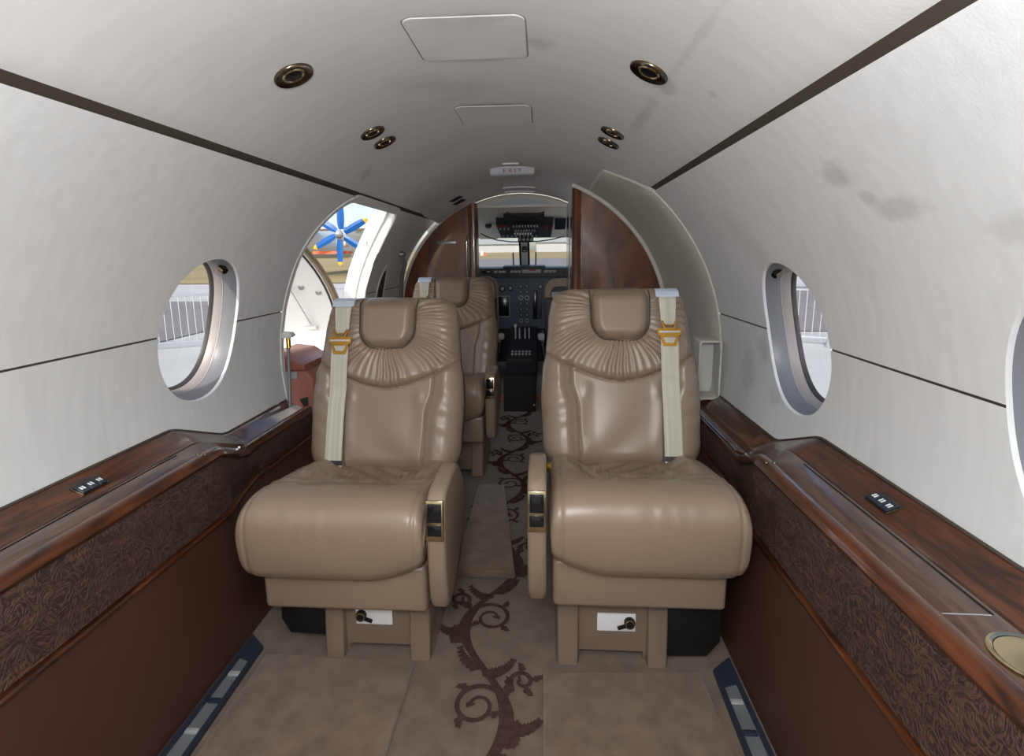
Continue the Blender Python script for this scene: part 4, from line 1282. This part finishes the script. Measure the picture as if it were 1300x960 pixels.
# fascia arch over the cockpit opening with its lens
fa = sempty('trim_3', 'cream arch fascia over the cockpit opening with a blue-grey crescent lens', 'fascia', (0.02, 3.50, 1.31))
n = 30; poly = [(-0.300, 1.300)] + [(-0.300 + 0.63 * i / n, ZC + sqrt(0.795 ** 2 - (-0.300 + 0.63 * i / n) ** 2)) for i in range(n + 1)] + [(0.330, 1.300)]
prism('fascia', poly, 'y', 3.50, 3.53, 'cream_edge', fa, 0.004)
poly = [(-0.20 + 0.42 * i / n, 1.318 + 0.036 * sin(pi * i / n)) for i in range(n + 1)]
prism('crescent_lens', poly, 'y', 3.494, 3.503, 'clear_wrap', fa)
vs = []
box('fascia_wall', (0, 3.545, 1.385), (1.0, 0.02, 0.16), 'cream', fa)
# sloping overhead liner
loft('overhead_liner', [[(x, 3.53, 1.305) for x in (-0.75, 0.75)], [(x, 3.62, 1.285) for x in (-0.75, 0.75)], [(x, 3.95, 1.205) for x in (-0.75, 0.75)], [(x, 4.22, 1.125) for x in (-0.75, 0.75)], [(x, 4.24, 1.14) for x in (-0.75, 0.75)], [(x, 4.24, 1.5) for x in (-0.75, 0.75)]], 'cream_light', fa, False, 35)

def on_liner(x, s, d=0.0):
    """point on the sloping liner: s from 0 (y 3.62) to 1 (y 4.22)"""
    y = 3.62 + 0.60 * s; z = 1.285 - 0.16 * s
    return Vector((x, y - 0.26 * d, z - 0.97 * d))
op = thing('overhead_switch_panel', 'black overhead switch panel with rows of white switches above the windshield', 'switch panel', on_liner(0.02, 0.5))
def liner_plate(name, x0, x1, s0, s1, d0, d1, m, parent, taper=0.0):
    c = [(x0, s0), (x1, s0), (x1 - taper, s1), (x0 + taper, s1)]
    vs = [on_liner(x, s, d0) for x, s in c] + [on_liner(x, s, d1) for x, s in c]
    return from_data(name, vs, [(3, 2, 1, 0), (4, 5, 6, 7), (0, 1, 5, 4), (1, 2, 6, 5), (2, 3, 7, 6), (3, 0, 4, 7)], m, parent, False)
liner_plate('panel_body', -0.185, 0.225, 0.20, 0.72, 0.0, 0.05, 'black', op, 0.015)
liner_plate('panel_top', -0.125, 0.160, 0.06, 0.22, 0.0, 0.05, 'black', op)
for (x0, x1, s, cnt, m_) in ((-0.06, 0.11, 0.235, 9, 'dial'), (-0.05, 0.09, 0.40, 8, 'dial'), (-0.06, 0.06, 0.52, 7, 'placard'), (-0.16, -0.10, 0.32, 3, 'dial'), (-0.15, 0.10, 0.62, 9, 'cockpit_grey')):
    for i in range(cnt):
        x = x0 + (x1 - x0) * i / (cnt - 1)
        liner_plate('switch', x - 0.006, x + 0.006, s, s + 0.035, 0.045, 0.062, m_, op)
liner_plate('red_guard', -0.175, -0.115, 0.225, 0.275, 0.045, 0.056, 'red', op)
liner_plate('red_guard', 0.170, 0.185, 0.26, 0.40, 0.045, 0.06, 'red', op)
gm = box('gauge_strip', (0.012, 4.215, 1.112), (0.125, 0.02, 0.034), 'black', op, 0.003)
for i in range(4):
    lathe('gauge', [(0.012, 0.0), (0.012, 0.003), (0.010, 0.004), (0.0, 0.004)], (-0.034 + 0.031 * i, 4.203, 1.112), (0, -1, 0), 'cockpit_grey', gm, 14)
for nm, (x, s), sz, m_, lb, cat in (('air_gasper', (-0.255, 0.45), 0.026, 'black', 'small black round air outlet on the cream cockpit ceiling', 'air vent'),):
    p = on_liner(x, s)
    o = lathe(nm, [(sz, 0.0), (sz, 0.012), (sz * 0.7, 0.022), (0.0, 0.024)], p, (0, -0.26, -0.97), m_, None, 16)
    tag(o, lb, cat)
cb = tube('mike_cord', [(-0.285, 3.66, 1.14), (-0.25, 3.68, 1.120), (-0.18, 3.70, 1.095), (-0.08, 3.72, 1.082), (0.02, 3.72, 1.080), (0.12, 3.72, 1.083), (0.22, 3.70, 1.095), (0.30, 3.68, 1.115)], 0.004, 'black', None, 6)
tag(cb, 'thin black cord sagging across the top of the windshield', 'cord')
vz = prism('sun_visor', [(3.74, 1.245), (3.735, 1.235), (3.86, 1.170), (3.865, 1.180)], 'x', 0.235, 0.315, 'navy', None, 0.002)
tag(vz, 'dark blue sun visor hanging at the right of the overhead panel', 'sun visor')
bh = tube('grip_bar', [(-0.10, 3.60, 1.275), (-0.06, 3.60, 1.262), (0.0, 3.60, 1.256), (0.08, 3.60, 1.256), (0.12, 3.60, 1.262), (0.16, 3.60, 1.275)], 0.007, 'seam', None, 8)
tag(bh, 'dark slim bar across the cockpit ceiling above the switch panel', 'bar')

struct(box('wall_firewall', (0, 4.50, 0.35), (1.4, 0.03, 0.98), 'black'), 'dark firewall under the instrument panel', 'wall')
# windshield
ws = sempty('window_9', 'two-pane cockpit windshield with a centre post', 'windshield', (0, 4.3, 0.86))
def wpane(x0, x1):
    vs = [(x0, 4.52, 0.80), (x1, 4.52, 0.80), (x1 * 0.95, 4.24, 1.135), (x0 * 0.95, 4.24, 1.135)]
    return from_data('pane', vs, [(0, 1, 2, 3)], 'glass', ws, False)
wpane(-0.60, -0.012); wpane(0.012, 0.60)
loft('center_post', [[(-0.040 + 0.0, 4.50, 0.80), (0.022, 4.50, 0.80), (0.022, 4.54, 0.80), (-0.040, 4.54, 0.80)], [(-0.030, 4.22, 1.13), (0.030, 4.22, 1.13), (0.030, 4.26, 1.13), (-0.030, 4.26, 1.13)]], 'white_plastic', ws, True, 20)
for s in (-1, 1):
    x = -0.004 + s * 0.036
    loft('post_edge', [[(x - 0.008, 4.49, 0.80), (x + 0.008, 4.49, 0.80), (x + 0.008, 4.52, 0.80), (x - 0.008, 4.52, 0.80)], [(x - 0.006, 4.21, 1.13), (x + 0.008, 4.21, 1.13), (x + 0.008, 4.24, 1.13), (x - 0.008, 4.24, 1.13)]], 'black', ws, True, 20)
cp = thing('standby_compass', 'small black compass on the windshield centre post', 'compass', (0.0, 4.30, 1.04))
box('compass_body', (0.0, 4.285, 1.035), (0.042, 0.05, 0.048), 'black', cp, 0.008)
box('compass_face', (0.0, 4.258, 1.022), (0.018, 0.003, 0.010), 'dial', cp)
for x in (-0.105, 0.045 + 0.045):
    o = tube('wiper_arm', [(x - 0.004, 4.575, 0.86), (x, 4.44, 1.01)], 0.006, 'black', None, 6)
    tag(o, 'black upright bar outside the ' + ('left' if x < 0 else 'right') + ' windshield pane', 'wiper')

ip = thing('instrument_panel', 'blue-grey cockpit instrument panel under a black glareshield', 'instrument panel', (0, 4.3, 0.4))
prism('glareshield', [(4.14, 0.885), (4.13, 0.815), (4.30, 0.805), (4.52, 0.81), (4.54, 0.880), (4.30, 0.895)], 'x', -0.62, 0.62, 'black', ip, 0.006)
prism('glareshield_brow', [(4.135, 0.900), (4.13, 0.815), (4.2, 0.815), (4.3, 0.908)], 'x', -0.17, 0.17, 'black', ip, 0.006)
box('panel_face', (0, 4.27, 0.60), (1.20, 0.03, 0.44), 'panel_blue', ip)
def ipy(name, x0, x1, z0, z1, m_, y=4.253, th=0.008, bev=0.002): return box(name, ((x0 + x1) / 2, y, (z0 + z1) / 2), (x1 - x0, th, z1 - z0), m_, ip, bev)
for x0, x1, m_ in ((-0.34, -0.27, 'orange'), (-0.24, -0.215, 'dial'), (-0.205, -0.145, 'cockpit_grey'), (-0.11, -0.085, 'cockpit_grey'), (-0.08, -0.055, 'cockpit_grey'), (-0.05, -0.025, 'cockpit_grey'), (0.16, 0.19, 'cockpit_grey'), (0.195, 0.225, 'cockpit_grey'), (0.23, 0.255, 'cockpit_grey')):
    box('annunciator', ((x0 + x1) / 2, 4.128, 0.858), (x1 - x0, 0.006, 0.018), 'panel_dark' if m_ == 'orange' else 'cockpit_grey', ip, 0.001)
box('annunciator_strip', (0.06, 4.1265, 0.860), (0.15, 0.006, 0.026), 'dial', ip, 0.001)
box('annunciator_red', (0.065, 4.122, 0.867), (0.06, 0.004, 0.010), 'red', ip)
ipy('display_frame', -0.245, -0.125, 0.475, 0.655, 'dial'); ipy('display', -0.24, -0.132, 0.487, 0.650, 'panel_dark', 4.249)
ipy('radio_stack', 0.065, 0.105, 0.46, 0.70, 'panel_dark'); ipy('side_strip', 0.115, 0.14, 0.46, 0.69, 'navy')
for r_ in range(7):
    z_ = 0.735 - 0.048 * r_
    for x in (-0.032, 0.018):
        rr_ = 0.018 if r_ != 2 else 0.021
        g_ = lathe('dial_gauge', [(rr_, 0.0), (rr_, 0.006), (rr_ * 0.85, 0.007), (rr_ * 0.8, 0.004), (0, 0.004)], (x, 4.254, z_), (0, -1, 0), 'navy' if r_ not in (2, 6) else 'dial', ip, 16)
        lathe('dial_needle', [(rr_ * 0.45, 0.0), (rr_ * 0.35, 0.002), (0, 0.002)], (x, 4.2495, z_), (0, -1, 0), 'dial' if r_ not in (2, 6) else 'panel_dark', g_, 10)
for x, z_, rr_ in ((-0.185, 0.715, 0.026), (-0.12, 0.72, 0.022), (0.13, 0.73, 0.020)):
    g_ = lathe('round_gauge', [(rr_, 0.0), (rr_, 0.008), (rr_ * 0.85, 0.009), (rr_ * 0.8, 0.004), (0, 0.004)], (x, 4.254, z_), (0, -1, 0), 'panel_dark', ip, 18)
    lathe('gauge_face', [(rr_ * 0.6, 0.0), (0, 0.001)], (x, 4.249, z_), (0, -1, 0), 'dial', g_, 12)

pc = thing('center_pedestal', 'black centre control pedestal between the pilot seats', 'pedestal', (0.005, 3.2, 0))
prism('aft_box', [(3.15, 0.0), (3.15, 0.235), (3.19, 0.262), (3.40, 0.265), (3.40, 0.0)], 'x', -0.100, 0.106, 'black', pc, 0.006)
prism('quadrant', [(3.42, 0.052), (3.42, 0.29), (3.55, 0.34), (3.95, 0.44), (4.20, 0.37), (4.20, 0.052)], 'x', -0.095, 0.105, 'black', pc, 0.008)
for x in (-0.05, -0.02, 0.02, 0.05):
    lv = tube('lever', [(x, 3.72, 0.37), (x, 3.70, 0.47)], 0.006, 'cockpit_grey', pc, 8)
    box('lever_knob', (x, 3.70, 0.478), (0.022, 0.022, 0.028), 'dial' if x in (-0.05,) else 'black', lv, 0.005)
for i in range(12):
    box('pedestal_button', (-0.06 + 0.024 * (i % 6), 3.47 + 0.035 * (i // 6), 0.318 + 0.0105 * (i // 6) * 1.0 - 0.0065), (0.014, 0.014, 0.016), 'cockpit_grey', pc, 0.002)
box('latch', (0.096, 3.148, 0.045), (0.012, 0.006, 0.010), 'dial', pc, 0.001)

def pilot_seat(side, label):
    xin = 0.185 if side < 0 else 0.165
    x0 = side * xin; x1 = side * 0.60; xc = (x0 + x1) / 2; hw_ = abs(x1 - x0) / 2
    root = thing('pilot_seat', label, 'seat', (xc, 3.85, 0.05), 'pilot seats')
    zt = 0.835 if side < 0 else 0.815
    o_ = rrect(xc - hw_, xc + hw_, 0.30, zt, 0.085, 6); i_ = rrect(xc - hw_ + 0.042, xc + hw_ - 0.042, 0.30, zt - 0.055, 0.05, 6)
    frame_plate('fleece_cover', o_, i_, 'y', 3.76, 3.86, 'sheepskin', root)
    pl = rrect(xc - hw_ + 0.030, xc + hw_ - 0.030, 0.31, zt - 0.045, 0.05, 6)
    prism('back_shell', pl, 'y', 3.775, 3.84, 'black', root, 0.006)
    box('back_pocket', (xc - side * 0.05, 3.765, 0.52), (0.24, 0.012, 0.40), 'cockpit_grey' if side > 0 else 'black', root, 0.006)
    box('side_pad', (x0 + side * 0.030, 3.745, 0.50), (0.060, 0.03, 0.36), 'black', root, 0.010)
    box('seat_pan', (xc, 4.02, 0.30), (hw_ * 2, 0.36, 0.10), 'sheepskin', root, 0.03, 3)
    box('seat_base', (xc, 3.99, 0.150), (hw_ * 1.3, 0.30, 0.19), 'black', root, 0.01)
    sv, sf = tube_data([(x0 - side * 0.015, 3.72, 0.44), (x0 - side * 0.020, 3.70, 0.34), (x0 - side * 0.005, 3.70, 0.24)], 0.014, 8)
    from_data('harness_strap', sv, sf, 'black', root, 50)
    box('harness_buckle', (x0 - side * 0.018, 3.69, 0.37), (0.024, 0.012, 0.03), 'chrome', root, 0.003)
    box('belt_bundle', (x0 - side * 0.028, 3.70, 0.40), (0.05, 0.06, 0.05), 'cockpit_grey', root, 0.016, 3)
    return root
pilot_seat(-1, 'left pilot seat with beige fleece edges behind the mahogany partition')
pilot_seat(1, 'right pilot seat with beige fleece edges and dark grey back panel')

# ------------------------------------------------------------------ the airfield outside
def gz(x, y): return -1.0 + 0.014 * y
def ground_patch(name, x0, x1, y0, y1, dz, m_, label):
    vs = [(x, y, gz(x, y) + dz) for x, y in ((x0, y0), (x1, y0), (x1, y1), (x0, y1))]
    return struct(from_data(name, vs, [(0, 1, 2, 3)], m_, None, False), label, 'ground')
ground_patch('ground', -900, 900, -600, 900, 0, 'concrete', 'pale concrete apron around the aircraft')
ground_patch('ground_grass', -900, 900, 105, 900, 0.03, 'grass', 'dry yellow grass field beyond the runway')
ground_patch('ground_grass_verge', -500, -6, 31, 52, 0.04, 'grass', 'dry grass verge seen through the doorway')
ground_patch('ground_grass_field', -900, -13, 52, 105, 0.035, 'grass', 'dry grass field continuing beyond the verge')
ground_patch('ground_runway', -13, 900, 52, 105, 0.02, 'asphalt', 'grey runway strip seen through the windshield')
ground_patch('ground_taxiway', -60, -8.4, 10.4, 20, 0.02, 'asphalt', 'dark asphalt beyond the crowd barrier')
ground_patch('ground_taxiway_right', 4.5, 60, 12.2, 26, 0.02, 'asphalt', 'dark asphalt on the right beyond the barrier')

def barrier(x, y, rz, label, L=2.3, H=1.10):
    root = thing('crowd_barrier', label, 'barrier', (x, y, gz(x, y)), 'galvanised crowd barriers')
    tube('frame', [(-L / 2, 0, 0.16), (-L / 2, 0, H - 0.06), (-L / 2 + 0.06, 0, H), (L / 2 - 0.06, 0, H), (L / 2, 0, H - 0.06), (L / 2, 0, 0.16), (L / 2 - 0.03, 0, 0.13), (-L / 2 + 0.03, 0, 0.13), (-L / 2, 0, 0.16)], 0.022, 'galv', root, 6, False)
    nb = 17
    for i in range(1, nb):
        xx = -L / 2 + L * i / nb
        tube('bar', [(xx, 0, 0.13), (xx, 0, H)], 0.009, 'galv', root, 5, False)
    for s in (-1, 1):
        tube('foot', [(s * L * 0.33, -0.32, 0.02), (s * L * 0.33, 0, 0.14), (s * L * 0.33, 0.32, 0.02)], 0.02, 'galv', root, 6, False)
    root.rotation_euler = (0, 0, rz)
    return root
barrier(-7.35, 10.2, 0.50, 'steel crowd barrier in the middle of the left window view')
barrier(-9.48, 9.02, 0.52, 'steel crowd barrier at the near end of the left row')
barrier(-5.35, 11.35, 0.50, 'steel crowd barrier at the far end of the left row')
barrier(5.2, 10.9, -0.50, 'steel crowd barrier seen through the right window')
barrier(7.32, 9.72, -0.50, 'steel crowd barrier at the near end of the right row')

# turboprop airliner parked nose-on beyond the doorway
HUB = Vector((-14.58, 37.15, 2.71))
tp = thing('turboprop_airliner', 'white turboprop airliner with blue six-bladed propeller seen through the doorway', 'airplane', (HUB.x - 4, 44, gz(-18, 44)))
lathe('nacelle', [(0.30, -0.2), (0.46, 0.1), (0.62, 0.8), (0.66, 2.5), (0.45, 5.0), (0.0, 6.5)], HUB + Vector((0, 0, -0.05)), (0, 1, 0), 'white_paint', tp, 20)
lathe('spinner', [(0.0, -0.55), (0.14, -0.50), (0.26, -0.30), (0.32, 0.0), (0.30, 0.2)], HUB, (0, 1, 0), 'galv', tp, 18)
lathe('air_intake', [(0.10, -0.05), (0.34, 0.0), (0.36, 0.5), (0.20, 1.8)], HUB + Vector((-0.05, 0.15, -0.62)), (0, 1, 0), 'white_paint', tp, 16)
for i in range(6):
    a = radians(2 + 60 * i)
    def bpt2(rr, c, yy):
        d = Vector((sin(a), 0, cos(a))); e2 = Vector((cos(a), 0, -sin(a)))
        return HUB + d * rr + e2 * c + Vector((0, yy, 0))
    prof2 = [(0.28, 0.14), (0.60, 0.22), (1.0, 0.26), (1.5, 0.25), (2.02, 0.20)]
    def blade(name, pr, m_, par):
        L = []
        for rr, c in pr: L.append([bpt2(rr, -c + 0.06, -0.06), bpt2(rr, 0.02, -0.10), bpt2(rr, c + 0.06, 0.02), bpt2(rr, 0.02, 0.05)])
        return loft(name, L, m_, par, True, 20, True)
    bl_ = blade('propeller_blade', prof2, 'prop_blue', tp)
    blade('blade_tip', [(2.02, 0.20), (2.18, 0.15), (2.30, 0.05)], 'prop_tip', bl_)
prism('wing', [(38.4, HUB.z + 0.45), (38.9, HUB.z + 0.62), (40.2, HUB.z + 0.66), (41.2, HUB.z + 0.50), (40.0, HUB.z + 0.36)], 'x', HUB.x - 9, HUB.x + 10, 'white_paint', tp, 0.03)
lathe('fuselage', [(0.0, -7.0), (0.5, -6.6), (1.0, -5.2), (1.3, -3.5), (1.35, 0.0), (1.35, 8.0), (0.5, 15.0)], HUB + Vector((-4.6, 4.5, -0.4)), (0, 1, 0), 'white_paint', tp, 24)
prism('orange_cowl_band', [(37.6, HUB.z - 1.42), (37.7, HUB.z - 1.22), (38.6, HUB.z - 1.22), (38.6, HUB.z - 1.42)], 'x', HUB.x - 2.4, HUB.x + 0.3, 'orange', tp, 0.03)
for sx in (-0.3, 0.3):
    tube('landing_gear', [(HUB.x + sx, 40, HUB.z - 0.3), (HUB.x + sx, 40, gz(HUB.x, 40) + 0.3)], 0.06, 'galv', tp, 8)

def hangar(x, y, w, h, d, label):
    root = thing('hangar', label, 'hangar', (x, y, gz(x, y)), 'distant hangars')
    z0 = gz(x, y) - 0.5
    prism('hall', [(x - w / 2, z0), (x - w / 2, z0 + h * 0.62), (x + w / 2, z0 + h * 0.62), (x + w / 2, z0)], 'y', y, y + d, 'hangar', root)
    n = 16
    prism('curved_roof', [(x - w / 2 * 1.02 * cos(pi * i / n), z0 + h * 0.62 + h * 0.38 * sin(pi * i / n)) for i in range(n + 1)], 'y', y - 1, y + d, 'hangar_roof', root)
    nd = 5
    for i in range(nd):
        xx = x - w * 0.42 + w * 0.84 * (i + 0.5) / nd
        box('hangar_door', (xx, y - 0.1, z0 + h * 0.28), (w * 0.84 / nd * 0.94, 0.3, h * 0.48), 'hangar', root)
    box('fascia_band', (x, y - 0.15, z0 + h * 0.575), (w * 0.96, 0.3, h * 0.04), 'hangar_dark', root)
    return root
hangar(-30, 300, 42, 8.2, 40, 'white curved-roof hangar seen through the left windshield pane')
hangar(22, 305, 52, 9.6, 40, 'white curved-roof hangar seen through the right windshield pane')
def tree(x, y, h, label, group='distant trees'):
    root = thing('tree', label, 'tree', (x, y, gz(x, y)), group)
    tube('trunk', [(0, 0, 0), (0, 0, h * 0.5)], [h * 0.04, h * 0.02], 'seam', root, 6, False)
    bm = bmesh.new()
    for i in range(7):
        r = bmesh.ops.create_icosphere(bm, subdivisions=2, radius=h * random.uniform(0.18, 0.30))
        c = Vector((random.uniform(-.3, .3) * h, random.uniform(-.2, .2) * h, h * random.uniform(0.42, 0.80)))
        for v in r['verts']: v.co = v.co * random.uniform(0.92, 1.08) + c
    from_bm('crown', bm, 'tree', root, True, False)
    return root
for i, w_ in enumerate(('first', 'second', 'third', 'fourth', 'fifth')):
    tree(-124 + i * 12.5 + random.uniform(-1, 1), 250 + random.uniform(-8, 12), random.uniform(6.0, 8.0), 'dark green tree beyond the grass in the doorway view, %s from the left' % w_)
for i, w_ in enumerate(('left', 'right')):
    tree(-58 + i * 20, 352, 13.0 + i, '%s one of two tall dark trees behind the hangar at the windshield edge' % w_)
mk = thing('runway_marker', 'small red and white marker board on the grass beyond the runway', 'marker', (-18.5, 160, gz(-18, 160)))
box('board_white', (-18.9, 160, gz(0, 160) + 0.6), (0.8, 0.2, 1.1), 'placard', mk)
box('board_red', (-18.0, 160, gz(0, 160) + 0.55), (0.8, 0.2, 1.0), 'orange', mk)
